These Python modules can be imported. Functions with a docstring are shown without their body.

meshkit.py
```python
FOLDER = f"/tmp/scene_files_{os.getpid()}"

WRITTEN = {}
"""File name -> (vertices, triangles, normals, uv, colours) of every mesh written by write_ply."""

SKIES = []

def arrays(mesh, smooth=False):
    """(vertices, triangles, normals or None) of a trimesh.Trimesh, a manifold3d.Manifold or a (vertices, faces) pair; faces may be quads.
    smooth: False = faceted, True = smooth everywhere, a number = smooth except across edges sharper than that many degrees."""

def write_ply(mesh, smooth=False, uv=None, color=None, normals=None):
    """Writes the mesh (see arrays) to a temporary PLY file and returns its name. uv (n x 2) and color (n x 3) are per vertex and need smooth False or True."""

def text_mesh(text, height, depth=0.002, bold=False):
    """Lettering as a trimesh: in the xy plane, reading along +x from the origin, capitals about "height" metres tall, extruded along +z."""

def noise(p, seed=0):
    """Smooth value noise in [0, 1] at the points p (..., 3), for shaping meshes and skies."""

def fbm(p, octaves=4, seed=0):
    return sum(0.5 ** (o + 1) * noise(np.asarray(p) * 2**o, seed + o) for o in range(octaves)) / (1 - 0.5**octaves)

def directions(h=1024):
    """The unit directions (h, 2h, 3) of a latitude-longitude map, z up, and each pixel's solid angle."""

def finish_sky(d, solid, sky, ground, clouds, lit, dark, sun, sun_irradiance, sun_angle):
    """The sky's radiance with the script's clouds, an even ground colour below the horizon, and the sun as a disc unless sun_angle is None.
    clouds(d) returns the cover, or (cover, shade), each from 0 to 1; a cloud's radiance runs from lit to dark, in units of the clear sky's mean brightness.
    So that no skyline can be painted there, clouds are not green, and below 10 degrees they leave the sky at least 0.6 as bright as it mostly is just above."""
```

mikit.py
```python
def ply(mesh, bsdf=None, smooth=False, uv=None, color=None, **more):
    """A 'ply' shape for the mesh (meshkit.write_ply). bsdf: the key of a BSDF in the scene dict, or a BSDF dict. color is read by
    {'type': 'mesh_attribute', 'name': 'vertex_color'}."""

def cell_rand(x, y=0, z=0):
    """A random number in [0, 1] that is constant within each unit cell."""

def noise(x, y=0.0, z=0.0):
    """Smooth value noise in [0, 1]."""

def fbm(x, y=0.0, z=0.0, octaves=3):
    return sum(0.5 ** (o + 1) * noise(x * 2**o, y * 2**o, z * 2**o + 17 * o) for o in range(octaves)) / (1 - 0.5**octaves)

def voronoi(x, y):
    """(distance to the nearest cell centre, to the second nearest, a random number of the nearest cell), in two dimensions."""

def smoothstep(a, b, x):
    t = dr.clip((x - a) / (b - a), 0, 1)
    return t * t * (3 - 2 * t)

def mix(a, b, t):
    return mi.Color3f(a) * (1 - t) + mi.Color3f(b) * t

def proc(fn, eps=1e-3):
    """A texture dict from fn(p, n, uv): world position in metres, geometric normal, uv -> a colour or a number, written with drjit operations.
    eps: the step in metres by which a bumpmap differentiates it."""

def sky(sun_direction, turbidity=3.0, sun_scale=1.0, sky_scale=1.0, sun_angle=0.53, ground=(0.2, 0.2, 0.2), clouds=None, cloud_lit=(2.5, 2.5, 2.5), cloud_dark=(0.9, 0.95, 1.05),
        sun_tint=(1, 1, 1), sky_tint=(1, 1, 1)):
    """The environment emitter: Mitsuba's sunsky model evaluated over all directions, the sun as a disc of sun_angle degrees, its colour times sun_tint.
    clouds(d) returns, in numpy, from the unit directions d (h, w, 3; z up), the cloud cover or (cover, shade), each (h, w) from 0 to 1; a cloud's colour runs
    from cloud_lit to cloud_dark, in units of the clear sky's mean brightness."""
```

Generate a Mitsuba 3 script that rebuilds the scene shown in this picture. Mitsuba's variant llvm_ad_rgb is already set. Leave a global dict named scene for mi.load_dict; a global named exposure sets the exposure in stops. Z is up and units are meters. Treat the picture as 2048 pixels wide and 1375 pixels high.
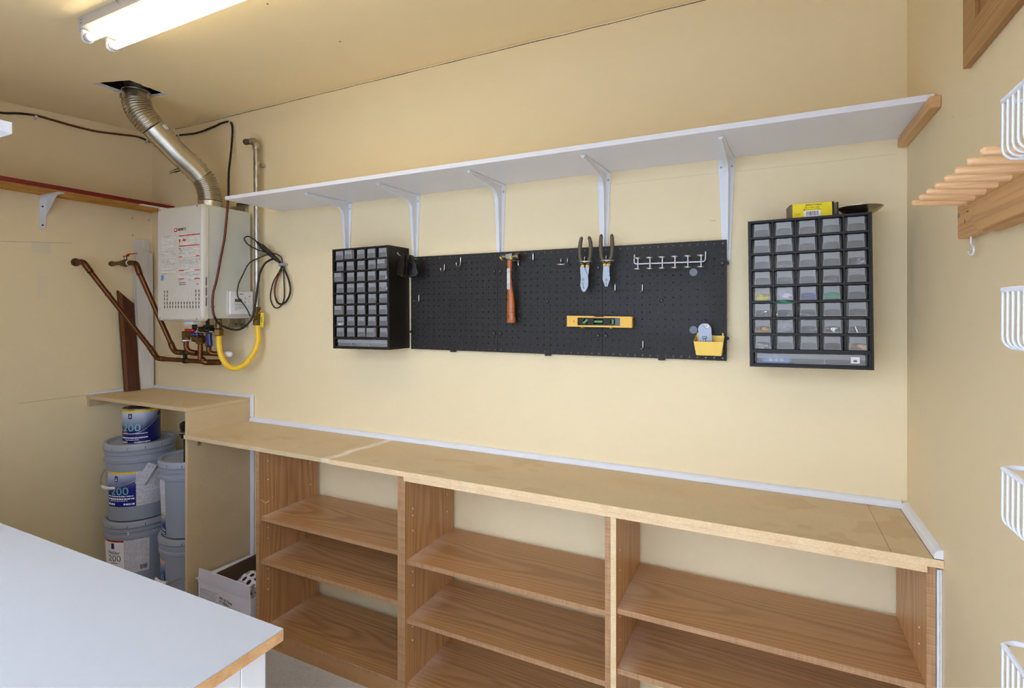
import math, random
import numpy as np, trimesh
import drjit as dr
import mitsuba as mi
import mikit, meshkit
from mikit import noise, fbm, smoothstep, mix, cell_rand
from shapely.geometry import Polygon, Point, box as sbox
from shapely.ops import unary_union
from shapely import affinity

T = mi.ScalarTransform4f
scene, labels = {'type': 'scene'}, {}
rng = np.random.default_rng(7)

# ------------------------------------------------------------------ camera, sky, exposure
ANG = math.atan(511 / 1050)
CAM = [0.0, -1.86, 1.41]
scene['camera'] = {'type': 'perspective', 'fov': math.degrees(2 * math.atan(1024 / 1050)), 'fov_axis': 'x', 'near_clip': 0.05, 'far_clip': 200.0,
                   'principal_point_offset_y': 65.5 / 1375,
                   'to_world': T().look_at(origin=CAM, target=[-math.sin(ANG), CAM[1] + math.cos(ANG), CAM[2]], up=[0, 0, 1])}
scene['sky'] = mikit.sky([0.3, -0.6, 0.8], turbidity=4.0, sun_scale=0.0, sky_scale=1.0, ground=(0.34, 0.34, 0.34), sun_angle=None,
                         clouds=lambda d: np.ones(d.shape[:2]) * 0.9, cloud_lit=(1.7, 1.95, 2.4), cloud_dark=(1.45, 1.62, 1.98))
exposure = 4.17
TUBE_RADIANCE = 0.46


# ------------------------------------------------------------------ scene bookkeeping
used = {}
def key(name, parent=None):
    k = name if parent is None else parent + '__' + name
    n = used.get(k, 0)
    used[k] = n + 1
    return k if n == 0 else f'{k}_{n:03d}'
def thing(name, label=None, cat=None, group=None, kind=None):
    k = key(name)
    tag(k, label, cat, group, kind)
    return k
def tag(k, label=None, cat=None, group=None, kind=None):
    d = {a: b for a, b in (('label', label), ('category', cat), ('group', group), ('kind', kind)) if b}
    if d: labels[k] = d
    return k
def obj(name, mesh, mat, parent=None, smooth=30, label=None, cat=None, group=None, kind=None, color=None, M=None, fixed=False):
    """One entry. mesh may be a finished ply dict (shared by copies)."""
    k = name if fixed else key(name, parent)
    if isinstance(mesh, dict): d = dict(mesh)
    elif color is not None: d = mikit.ply(mesh, mat, True, color=color)
    else: d = mikit.ply(mesh, mat, smooth)
    if M is not None: d['to_world'] = M
    scene[k] = d
    tag(k, label, cat, group, kind)
    return k
def struct(name, mesh, mat, smooth=False):
    return obj(name, mesh, mat, None, smooth, kind='structure')


# ------------------------------------------------------------------ mesh helpers
cat_ = trimesh.util.concatenate
def bx(x0, x1, y0, y1, z0, z1, b=0.0):
    if b <= 0:
        m = trimesh.creation.box(extents=[x1 - x0, y1 - y0, z1 - z0])
        m.apply_translation([(x0 + x1) / 2, (y0 + y1) / 2, (z0 + z1) / 2])
        return m
    P = []
    for x, sx in ((x0, 1), (x1, -1)):
        for y, sy in ((y0, 1), (y1, -1)):
            for z, sz in ((z0, 1), (z1, -1)):
                P += [[x, y + sy * b, z + sz * b], [x + sx * b, y, z + sz * b], [x + sx * b, y + sy * b, z]]
    return trimesh.convex.convex_hull(np.array(P))
def hull(P): return trimesh.convex.convex_hull(np.array(P, float))
def spline(P, n=8):
    P = np.asarray(P, float)
    Q = np.vstack([2 * P[0] - P[1], P, 2 * P[-1] - P[-2]])
    out = []
    for i in range(1, len(Q) - 2):
        p0, p1, p2, p3 = Q[i - 1:i + 3]
        for t in np.arange(n) / n:
            out.append(0.5 * (2 * p1 + (p2 - p0) * t + (2 * p0 - 5 * p1 + 4 * p2 - p3) * t**2 + (3 * p1 - p0 - 3 * p2 + p3) * t**3))
    out.append(P[-1])
    return np.array(out)
def tube(P, r, n=10, closed=False):
    P = np.asarray(P, float)
    r = np.broadcast_to(np.asarray(r, float), (len(P),))
    if closed: tn = np.roll(P, -1, 0) - np.roll(P, 1, 0)
    else: tn = np.gradient(P, axis=0)
    tn /= np.maximum(np.linalg.norm(tn, axis=1, keepdims=True), 1e-12)
    a = np.array([0, 0, 1.0]) if abs(tn[0][2]) < 0.9 else np.array([1.0, 0, 0])
    u = np.cross(tn[0], a); u /= np.linalg.norm(u)
    V = []
    th = np.arange(n) / n * 2 * np.pi
    for i in range(len(P)):
        u = u - tn[i] * (u @ tn[i]); u /= np.linalg.norm(u)
        w = np.cross(tn[i], u)
        V.append(P[i] + r[i] * (np.cos(th)[:, None] * u + np.sin(th)[:, None] * w))
    m = len(P)
    V = np.vstack(V)
    F = []
    k = np.arange(n)
    for i in range(m if closed else m - 1):
        a0, b0 = i * n, ((i + 1) % m) * n
        F += [np.stack([a0 + k, a0 + (k + 1) % n, b0 + (k + 1) % n], 1), np.stack([a0 + k, b0 + (k + 1) % n, b0 + k], 1)]
    if not closed:
        V = np.vstack([V, P[:1], P[-1:]])
        c0, c1 = m * n, m * n + 1
        F += [np.stack([k * 0 + c0, (k + 1) % n, k], 1), np.stack([k * 0 + c1, (m - 1) * n + k, (m - 1) * n + (k + 1) % n], 1)]
    return trimesh.Trimesh(V, np.vstack(F), process=False)
def rod(a, b, r, n=12): return tube([a, b], r, n)
def capsule(a, b, r, n=12):
    a, b = np.array(a, float), np.array(b, float)
    d = (b - a) / np.linalg.norm(b - a)
    t = np.linspace(0, np.pi / 2, 5)
    P = [a] + [b + d * r * math.sin(x) for x in t]
    return tube(P, [r] + [max(r * math.cos(x), 1e-4) for x in t], n)
def lathe(prof, n=40, at=(0, 0, 0), R=None):
    prof = np.array(prof, float)
    m = trimesh.creation.revolve(prof, sections=n)
    if R is not None: m.apply_transform(R)
    m.apply_translation(at)
    return m
def sph(c, r, sub=2, s=(1, 1, 1)):
    m = trimesh.creation.icosphere(subdivisions=sub, radius=r)
    m.apply_scale(s); m.apply_translation(c)
    return m
def extr(poly, d):
    gs = getattr(poly, 'geoms', [poly])
    return cat_([trimesh.creation.extrude_polygon(g, d, engine='earcut') for g in gs])
def extr_xz(poly, y0, y1):
    """polygon in (x, z); fills y0..y1"""
    m = extr(poly, y1 - y0)
    v = m.vertices
    m = trimesh.Trimesh(np.stack([v[:, 0], y1 - v[:, 2], v[:, 1]], 1), m.faces, process=False)
    return m
def extr_yz(poly, x0, x1):
    """polygon in (y, z); fills x0..x1"""
    m = extr(poly, x1 - x0)
    v = m.vertices
    return trimesh.Trimesh(np.stack([x0 + v[:, 2], v[:, 0], v[:, 1]], 1), m.faces, process=False)
def disc_y(x, z, y0, y1, r, n=16): return rod([x, y0, z], [x, y1, z], r, n)
def rot(m, ang, axis, at=(0, 0, 0)):
    m.apply_transform(trimesh.transformations.rotation_matrix(math.radians(ang), axis, at))
    return m
def text_front(s, h, x, y, z, depth=0.0006, bold=False):
    """lettering that faces -y, left end at x, base line at z"""
    m = meshkit.text_mesh(s, h, depth, bold)
    v = m.vertices
    return trimesh.Trimesh(np.stack([x + v[:, 0], y - v[:, 2], z + v[:, 1]], 1), m.faces, process=False)


# ------------------------------------------------------------------ materials
def rgb(*c): return {'type': 'rgb', 'value': [float(x) for x in c]}
def srgb(r, g, b):
    f = lambda c: ((c / 255 + 0.055) / 1.055) ** 2.4 if c > 10 else c / 255 / 12.92
    return [f(r), f(g), f(b)]
def S(r, g, b): return rgb(*srgb(r, g, b))
def mat(name, d): scene[name] = d; return name
def two(d): return {'type': 'twosided', 'bsdf': d}
def pr(color, rough=0.5, metal=0.0, spec=0.5, **k): return two({'type': 'principled', 'base_color': color, 'roughness': rough, 'metallic': metal, 'specular': spec, **k})
def plain(name, c, rough=0.5, **k): return mat(name, pr(S(*c), rough, **k))

WALL = srgb(243, 224, 182)
def wall_fn(p, n, uv):
    a = fbm(p.x * 1.7 + 3, p.y * 1.7, p.z * 1.7)
    b = noise(p.x * 60, p.y * 60, p.z * 60)
    c = mi.Color3f(WALL) * (0.965 + 0.06 * a + 0.012 * b)
    # filler patches and nail holes on the left wall, hairline cracks
    left = p.x < -3.26
    lx, lz = p.y, p.z
    soft = lambda y0, y1, z0, z1: smoothstep(y0 - .006, y0 + .006, lx) * (1 - smoothstep(y1 - .006, y1 + .006, lx)) * smoothstep(z0 - .006, z0 + .006, lz) * (1 - smoothstep(z1 - .006, z1 + .006, lz))
    pat = dr.select(left, 0.55 * soft(-.566, -.488, 1.70, 1.756) + 0.3 * soft(-.543, -.503, 1.475, 1.585), 0.0)
    c = mix(c, srgb(226, 216, 196), pat)
    dots = mi.Float(0)
    for y0, z0 in ((-.107, 1.943), (-.017, 1.946), (-.105, 1.845)):
        dots = dr.maximum(dots, 1 - smoothstep(.0025, .0045, dr.sqrt(dr.square(lx - y0) + dr.square(lz - z0))))
    dots = dr.select(left, dots, 0.0)
    crack = dr.select(left & (lx > -.9) & (lx < -.40), 1 - smoothstep(.0006, .0018, dr.abs(lz - (1.765 + (lx + .406) * .083))), 0.0)
    crack = dr.maximum(crack, dr.select(left & (lx > -.62) & (lx < -.33), 1 - smoothstep(.0006, .0018, dr.abs(lz - .962)), 0.0))
    back = p.y > -.01
    crack = dr.maximum(crack, dr.select(back & (p.x > -.5) & (p.x < .34), (1 - smoothstep(.0005, .0015, dr.abs(lz - 1.868 + .004 * noise(p.x * 6)))) * 0.35, 0.0))
    crack = dr.maximum(crack, dr.select(back & (p.x > -.172) & (p.x < -.155), (1 - smoothstep(.001, .002, dr.abs(lz - 1.711))) * 0.8, 0.0))
    c = mix(c, srgb(120, 90, 50), dr.maximum(dots * 0.9, crack * 0.45))
    rt = p.x > .355
    spots = mi.Float(0)
    for y0, z0, r0 in ((-.13, 1.66, .002), (-.16, 1.60, .0025), (-.10, 1.42, .002), (-.06, 1.28, .0025), (-.42, 1.83, .003), (-.52, 1.80, .002), (-.48, 1.86, .002), (-.20, 1.16, .003), (-.30, 1.05, .002)):
        spots = dr.maximum(spots, dr.select(rt, 1 - smoothstep(r0 * .4, r0 * .8, dr.sqrt(dr.square(lx - y0) + dr.square(lz - z0))), 0.0))
    return mix(c, srgb(150, 128, 90), spots * 0.6)
mat('wall_paint', two({'type': 'roughplastic', 'diffuse_reflectance': mikit.proc(wall_fn), 'alpha': 0.35, 'nonlinear': False, 'int_ior': 1.35}))
def ceil_fn(p, n, uv):
    c = mi.Color3f(WALL) * (0.965 + 0.06 * fbm(p.x * 1.5, p.y * 1.5, 4.0))
    d = mi.Float(0)
    for x0, y0 in ((-1.461, -.673), (-1.455, -.358)):
        d = dr.maximum(d, 1 - smoothstep(.002, .005, dr.sqrt(dr.square(p.x - x0) + dr.square(p.y - y0))))
    return mix(c, srgb(90, 70, 40), d)
mat('ceiling_paint', two({'type': 'diffuse', 'reflectance': mikit.proc(ceil_fn)}))
def floor_fn(p, n, uv):
    a = fbm(p.x * 3, p.y * 3, 0.0, 4); b = noise(p.x * 140, p.y * 140)
    return mix(srgb(176, 174, 172), srgb(206, 204, 202), a) * (0.93 + 0.12 * b)
mat('concrete', two({'type': 'diffuse', 'reflectance': mikit.proc(floor_fn)}))
mat('pale_concrete', two({'type': 'diffuse', 'reflectance': rgb(.56, .56, .56)}))
plain('white_paint', (212, 213, 217), 0.45)
plain('white_melamine', (212, 212, 217), 0.4)
plain('white_laminate', (168, 170, 174), 0.35)
plain('white_metal', (212, 213, 217), 0.35)
plain('white_cardboard', (204, 202, 212), 0.85)
plain('brown_cardboard', (96, 76, 58), 0.9)
plain('gypsum', (214, 208, 206), 0.95)
plain('attic_dark', (44, 30, 22), 0.95)
plain('gap_dark', (84, 64, 38), 0.95)

def mdf_fn(p, n, uv):
    a = fbm(p.x * 5, p.y * 9, p.z * 9, 3); b = noise(p.x * 230, p.y * 230, p.z * 230)
    c = mix(srgb(190, 167, 130), srgb(201, 179, 143), a) * (0.95 + 0.08 * b)
    st = smoothstep(.66, .74, fbm(p.x * 6 + 9, p.y * 11, 2.0)) * 0.22
    # chalky smear along the seam of the two counter boards, water stains at the right end
    d = dr.abs(p.x + 1.525 - 0.02 * noise(p.y * 14, 2.0) - (p.y + .18) * .05)
    sm = dr.select((p.z > .80) & (p.z < .86), (1 - smoothstep(.003, .03, d)) * (0.35 + 0.5 * noise(p.y * 30, p.x * 60)), 0.0)
    w = smoothstep(.5, .56, fbm(p.x * 12, p.y * 10 + 5, 1.0)) * smoothstep(-.1, .1, p.x) * 0.25
    c = mix(c, srgb(170, 138, 96), dr.maximum(st, dr.select(p.z > .8, w, 0.0)))
    return mix(c, srgb(236, 226, 212), sm)
mat('mdf', pr(mikit.proc(mdf_fn), 0.55, spec=0.35))
def edge_fn(p, n, uv):
    b = noise(p.x * 330, p.y * 330, p.z * 330); a = noise(p.x * 60, p.y * 60, p.z * 60)
    return mix(srgb(176, 128, 84), srgb(218, 176, 128), 0.5 * a + 0.5 * b)
mat('particle_edge', pr(mikit.proc(edge_fn), 0.7, spec=0.2))
def pale_edge_fn(p, n, uv):
    b = noise(p.x * 260, p.y * 260, p.z * 260); a = noise(p.x * 40, p.y * 40, p.z * 40)
    return mix(srgb(205, 172, 130), srgb(232, 206, 166), 0.4 * a + 0.6 * b)
mat('pale_edge', pr(mikit.proc(pale_edge_fn), 0.7, spec=0.2))
def wood(L, C, c0, width, dark, mid, light, seed, rep=5.0, stretch=1.0):
    wv = fbm(L * 2.2 * stretch, C * 9, seed) - 0.5
    x = (C - c0) / width
    ring = x * x * 1.5 + L * 0.55 * stretch + wv * 0.55
    f = ring * rep - dr.floor(ring * rep)
    line = smoothstep(0.0, 0.55, f) * (1 - smoothstep(0.75, 1.0, f))
    st = noise(L * 5, C * 260, seed + 3); st2 = noise(L * 2.5, C * 55, seed + 7)
    c = mix(mid, light, line * 0.34 + 0.3 * st2)
    return mix(c, dark, 0.16 * (1 - line) + 0.30 * smoothstep(.55, .9, st) + .12 * smoothstep(.5, .8, noise(L * 3, C * 120, seed + 11)))
WD, WM, WL = srgb(128, 88, 52), srgb(168, 122, 78), srgb(192, 148, 102)
def shelf_fn(p, n, uv):
    s = dr.floor(p.z * 11) * 3.7
    c = wood(p.x + s * .37, p.y, -.20, .15, WD, WM, WL, s)
    sec = dr.select(p.x < -1.182, p.x + 1.9235, dr.select(p.x < -.4165, p.x + 1.165, p.x + .40))
    dust = (1 - smoothstep(.0, .09, sec)) * (0.25 + .75 * fbm(p.x * 22, p.y * 22, s)) * smoothstep(.1, .6, -p.y * 3)
    return mix(c, srgb(214, 188, 164), dust * 0.8)
mat('walnut_shelf', pr(mikit.proc(shelf_fn), 0.38, spec=0.45))
def panel_fn(p, n, uv):
    s = dr.floor(p.x * 5) * 2.3
    c = wood(p.z + s * .41, p.y, -.17, .16, WD, WM, WL, s, 4.0)
    sc = dr.select((p.x < -1.9) & (p.y < -.27), (1 - smoothstep(.001, .003, dr.abs(p.z - .60 - .01 * noise(p.y * 40) - (dr.floor(noise(p.y * 30, 4.0) * 3) - 1) * .01))) * smoothstep(.35, .5, noise(p.y * 60, p.z * 60)), 0.0)
    return mix(c, srgb(225, 200, 175), sc)
mat('walnut_panel', pr(mikit.proc(panel_fn), 0.38, spec=0.45))
def wedge_fn(p, n, uv):
    s = noise(p.x * 12, p.y * 300, p.z * 300); s2 = noise(p.x * 300, p.y * 60, p.z * 14)
    return mix(srgb(148, 108, 74), srgb(186, 146, 108), 0.5 * s + 0.5 * s2)
mat('walnut_edge', pr(mikit.proc(wedge_fn), 0.5, spec=0.3))
def pine_fn(p, n, uv):
    return wood(p.y, p.z, 1.50 , .035, srgb(148, 104, 60), srgb(184, 140, 90), srgb(208, 168, 118), 5.0, 6.0, .6)
mat('pine', pr(mikit.proc(pine_fn), 0.45, spec=0.4))
def dowel_fn(p, n, uv):
    return mix(srgb(206, 160, 112), srgb(230, 190, 146), noise(p.x * 20, p.y * 300, p.z * 300))
mat('dowel_wood', pr(mikit.proc(dowel_fn), 0.4, spec=0.4))
def oak_fn(p, n, uv):
    return mix(wood(p.y, p.z, 1.90, .08, srgb(106, 70, 36), srgb(148, 106, 60), srgb(168, 126, 78), 2.0, 7.0, .5), srgb(140, 98, 52), 0.2)
mat('oak_frame', pr(mikit.proc(oak_fn), 0.4, spec=0.4))
plain('frame_panel', (132, 84, 44), 0.35)
def red_fn(p, n, uv): return mix(srgb(104, 18, 18), srgb(124, 28, 24), noise(p.y * 8, p.z * 200))
mat('red_paint', pr(mikit.proc(red_fn), 0.4))
def osb_fn(p, n, uv):
    a = noise(p.x * 90, p.y * 18); b = fbm(p.x * 40 + 5, p.y * 12, 0.0, 3)
    return mix(srgb(150, 100, 42), srgb(206, 158, 84), 0.4 * a + 0.6 * b) * dr.select(noise(p.x * 120, p.y * 26, 7.0) > .8, 0.72, 1.0)
mat('raw_board', pr(mikit.proc(osb_fn), 0.8, spec=0.2))
def dwood_fn(p, n, uv): return mix(srgb(66, 30, 16), srgb(84, 40, 22), noise(p.y * 120, p.x * 120, p.z * 4))
mat('dark_wood', pr(mikit.proc(dwood_fn), 0.4))
plain('dark_wood_bevel', (112, 68, 40), 0.45)
plain('board_white', (206, 201, 195), 0.5)

def peg_fn(p, n, uv):
    a = fbm(p.x * 9, p.z * 9, 2.0); s = smoothstep(.6, .85, noise(p.x * 4 + 2, p.z * 5)) * smoothstep(-1.0, -.2, p.x)
    return mix(srgb(26, 22, 19), srgb(35, 31, 29), a) + mi.Color3f(0.007, 0.008, 0.011) * s
mat('peg_plastic', pr(mikit.proc(peg_fn), 0.5, spec=0.3))
plain('black_plastic', (27, 23, 20), 0.45, spec=0.3)
plain('cabinet_plastic', (33, 30, 29), 0.45, spec=0.3)
plain('knob_black', (16, 15, 15), 0.3)
plain('black_rubber', (26, 22, 20), 0.45)
plain('cable_black', (24, 19, 17), 0.5)
plain('cable_red', (118, 42, 32), 0.5)
plain('grip_plastic', (82, 72, 54), 0.5)
plain('grey_clip', (150, 150, 152), 0.45)
plain('yellow_plastic', (226, 176, 58), 0.42)
plain('bin_yellow', (236, 198, 84), 0.45)
plain('hose_yellow', (232, 190, 42), 0.4)
plain('tag_yellow', (228, 206, 40), 0.5)
plain('green_vial', (92, 150, 86), 0.2)
plain('label_slate', (74, 84, 96), 0.4)
plain('ink_black', (24, 22, 24), 0.6)
plain('ink_grey', (110, 106, 112), 0.7)
plain('ink_red', (178, 40, 34), 0.6)
plain('ink_blue', (92, 140, 190), 0.5)
plain('ink_navy', (34, 32, 84), 0.5)
plain('ink_white', (232, 232, 240), 0.6)
plain('ink_cyan', (120, 172, 186), 0.5)
plain('label_yellow', (230, 190, 40), 0.5)
plain('red_handle', (176, 24, 22), 0.35)
plain('blue_handle', (24, 42, 104), 0.35)
plain('bucket_plastic', (140, 147, 162), 0.4)
plain('bucket_lid', (150, 155, 166), 0.45)
plain('heater_white', (196, 190, 180), 0.4)
plain('heater_side', (188, 190, 182), 0.4)
plain('sticker', (200, 196, 188), 0.6)
plain('lcd', (84, 80, 60), 0.2)
plain('nail_box_yellow', (240, 216, 30), 0.5)
plain('nail_box_grey', (110, 98, 84), 0.7)
plain('tan_wood', (206, 168, 128), 0.6)
plain('clear_tie', (208, 206, 208), 0.4)
plain('content_white', (226, 224, 230), 0.5)
plain('content_yellow', (232, 222, 46), 0.4)
plain('content_blue', (44, 58, 150), 0.4)
plain('content_green', (34, 152, 104), 0.4)
plain('content_copper', (196, 140, 110), 0.4)
plain('smear_plastic', (112, 120, 130), 0.6)
def metal(name, c, rough=0.3): return mat(name, two({'type': 'principled', 'base_color': S(*c), 'roughness': rough, 'metallic': 1.0}))
metal('chrome', (228, 228, 230), 0.18)
metal('wire_white', (236, 236, 238), 0.35)
metal('steel', (196, 196, 200), 0.3)
metal('dark_steel', (120, 112, 100), 0.3)
metal('dish_metal', (170, 160, 138), 0.3)
metal('tool_steel', (138, 142, 150), 0.45)
metal('duct_metal', (206, 200, 188), 0.26)
def galv_fn(p, n, uv): return mix(srgb(150, 144, 132), srgb(204, 200, 192), noise(p.x * 90, p.y * 90, p.z * 45))
mat('galvanized', two({'type': 'principled', 'base_color': mikit.proc(galv_fn), 'roughness': 0.38, 'metallic': 1.0}))
def copper_fn(p, n, uv): return mix(srgb(84, 50, 28), srgb(126, 80, 46), fbm(p.x * 14, p.y * 14, p.z * 14))
mat('copper', two({'type': 'principled', 'base_color': mikit.proc(copper_fn), 'roughness': 0.36, 'metallic': 0.8}))
metal('bronze', (122, 98, 62), 0.42)
metal('brass', (186, 150, 84), 0.35)
plain('lamp_paint', (172, 168, 164), 0.5)
plain('coat_white', (212, 214, 221), 0.3)
def handle_fn(p, n, uv):
    c = mix(srgb(150, 76, 30), srgb(186, 104, 48), noise(p.x * 260, p.y * 260, p.z * 9))
    wear = smoothstep(.55, .7, noise(p.x * 120, p.z * 160)) * dr.select((p.z > 1.37) & (p.z < 1.42), 0.5, 0.0)
    return mix(c, srgb(92, 56, 34), wear)
mat('hammer_wood', pr(mikit.proc(handle_fn), 0.28, spec=0.5))
# clear plastic of the drawers, frosted pull band
mat('clear_plastic', {'type': 'blendbsdf', 'weight': 0.19, 'bsdf_0': {'type': 'thindielectric', 'int_ior': 1.5}, 'bsdf_1': pr(S(214, 214, 216), 0.25)})
mat('frosted_plastic', {'type': 'blendbsdf', 'weight': 0.5, 'bsdf_0': {'type': 'thindielectric', 'int_ior': 1.5}, 'bsdf_1': pr(S(168, 170, 174), 0.35)})
# fine print: rows of short grey strokes on a pale sticker (too small to read in the photograph)
def print_fn(p, n, uv):
    row = dr.floor(p.z * 330)
    ink = (p.z * 330 - row > .45) & (cell_rand(dr.floor(p.x * 260 + row * 3), row, dr.floor(p.y * 260)) > .25) & (cell_rand(row, 5, 2) > .22) & (noise(p.x * 26, p.y * 26, row * .37) > .34)
    return dr.select(ink, mi.Color3f(srgb(150, 142, 136)), mi.Color3f(srgb(206, 202, 194)))
mat('fine_print', pr(mikit.proc(print_fn), 0.6))
def print2_fn(p, n, uv):
    row = dr.floor(p.z * 240)
    ink = (p.z * 240 - row > .5) & (cell_rand(dr.floor(p.x * 300 + p.y * 200), row, 4) > .3) & (noise(p.x * 20, p.y * 20, row * .41) > .3)
    return dr.select(ink, mi.Color3f(srgb(164, 162, 174)), mi.Color3f(srgb(204, 203, 214)))
mat('bucket_print', pr(mikit.proc(print2_fn), 0.5))
mat('vertex_print', pr({'type': 'mesh_attribute', 'name': 'vertex_color'}, 0.35))
mat('tube_glow', two({'type': 'diffuse', 'reflectance': rgb(.8, .8, .8)}))

# ------------------------------------------------------------------ the room
XL, XR, YR = -3.273, 0.3618, -1.815
def ceil_z(y): return 2.455 + 0.07 * max(y, -1.1)
struct('wall_back', bx(XL - .1, XR + .1, 0, .1, -.1, 2.75), 'wall_paint')
struct('wall_left', bx(XL - .1, XL, YR, 0, -.1, 2.75), 'wall_paint')
struct('wall_right', bx(XR, XR + .1, YR, 0, -.1, 2.75), 'wall_paint')
op = sbox(-2.3, 0, .335, 2.14)
struct('wall_rear', extr_xz(sbox(XL - .1, -.1, XR + .1, 2.75).difference(op), YR - .12, YR), 'wall_paint')
struct('floor', bx(XL - .1, XR + .1, YR - .12, .1, -.1, 0), 'concrete')
struct('ground_outside', bx(-14, 14, -26, YR - .12, -.1, -.02), 'pale_concrete')
# ceiling with the torn hole for the flue
def jag(a, b, n, amp, seed):
    r = np.random.default_rng(seed); a, b = np.array(a), np.array(b)
    d = (b - a) / np.linalg.norm(b - a); nn = np.array([-d[1], d[0]])
    return [tuple(a + (b - a) * t + nn * r.normal() * amp * (0 < i < n)) for i, t in enumerate(np.linspace(0, 1, n + 1))][:-1]
hole = Polygon(jag((-2.685, -.592), (-2.506, -.530), 8, .0012, 1) + jag((-2.506, -.530), (-2.55, -.334), 12, .0025, 2) + jag((-2.55, -.334), (-2.725, -.375), 8, .001, 3) + jag((-2.725, -.375), (-2.685, -.592), 8, .001, 4))
def sheet(poly, t, dz=0.0):
    m = extr(poly, t); v = m.vertices
    return trimesh.Trimesh(np.stack([v[:, 0], v[:, 1], v[:, 2] + dz + np.array([ceil_z(y) for y in v[:, 1]])], 1), m.faces, process=False)
struct('ceiling', cat_([sheet(sbox(XL, -1.1, XR, 0).difference(hole), .004), sheet(sbox(XL, YR, XR, -1.1), .004)]), 'ceiling_paint')
obj('drywall_edge', sheet(hole.buffer(.03).difference(hole.buffer(.0005)), .013, .0042), 'gypsum', 'ceiling', False)
obj('attic_cavity', cat_([bx(-2.95, -2.3, -.75, -.12, 2.80, 2.82), bx(-2.95, -2.93, -.75, -.12, 2.47, 2.8), bx(-2.32, -2.3, -.75, -.12, 2.47, 2.8), bx(-2.95, -2.3, -.75, -.73, 2.43, 2.8), bx(-2.95, -2.3, -.14, -.12, 2.47, 2.8)]), 'attic_dark', 'ceiling', False)
obj('roof_joist', bx(-2.66, -2.62, -.73, -.14, 2.66, 2.79), 'attic_dark', 'ceiling', False)
# open joint between ceiling and back wall
P = [(x, -.0008, ceil_z(0) - .004 - .004 * noise_) for x, noise_ in zip(np.linspace(-3.05, .355, 60), meshkit.noise(np.stack([np.linspace(0, 20, 60)] * 3, 1)))]
obj('open_joint', tube(P, [0.0007 + .0009 * v for v in meshkit.noise(np.stack([np.linspace(0, 40, 60), np.zeros(60), np.zeros(60)], 1), 5)], 5), 'gap_dark', 'ceiling', True)

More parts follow.
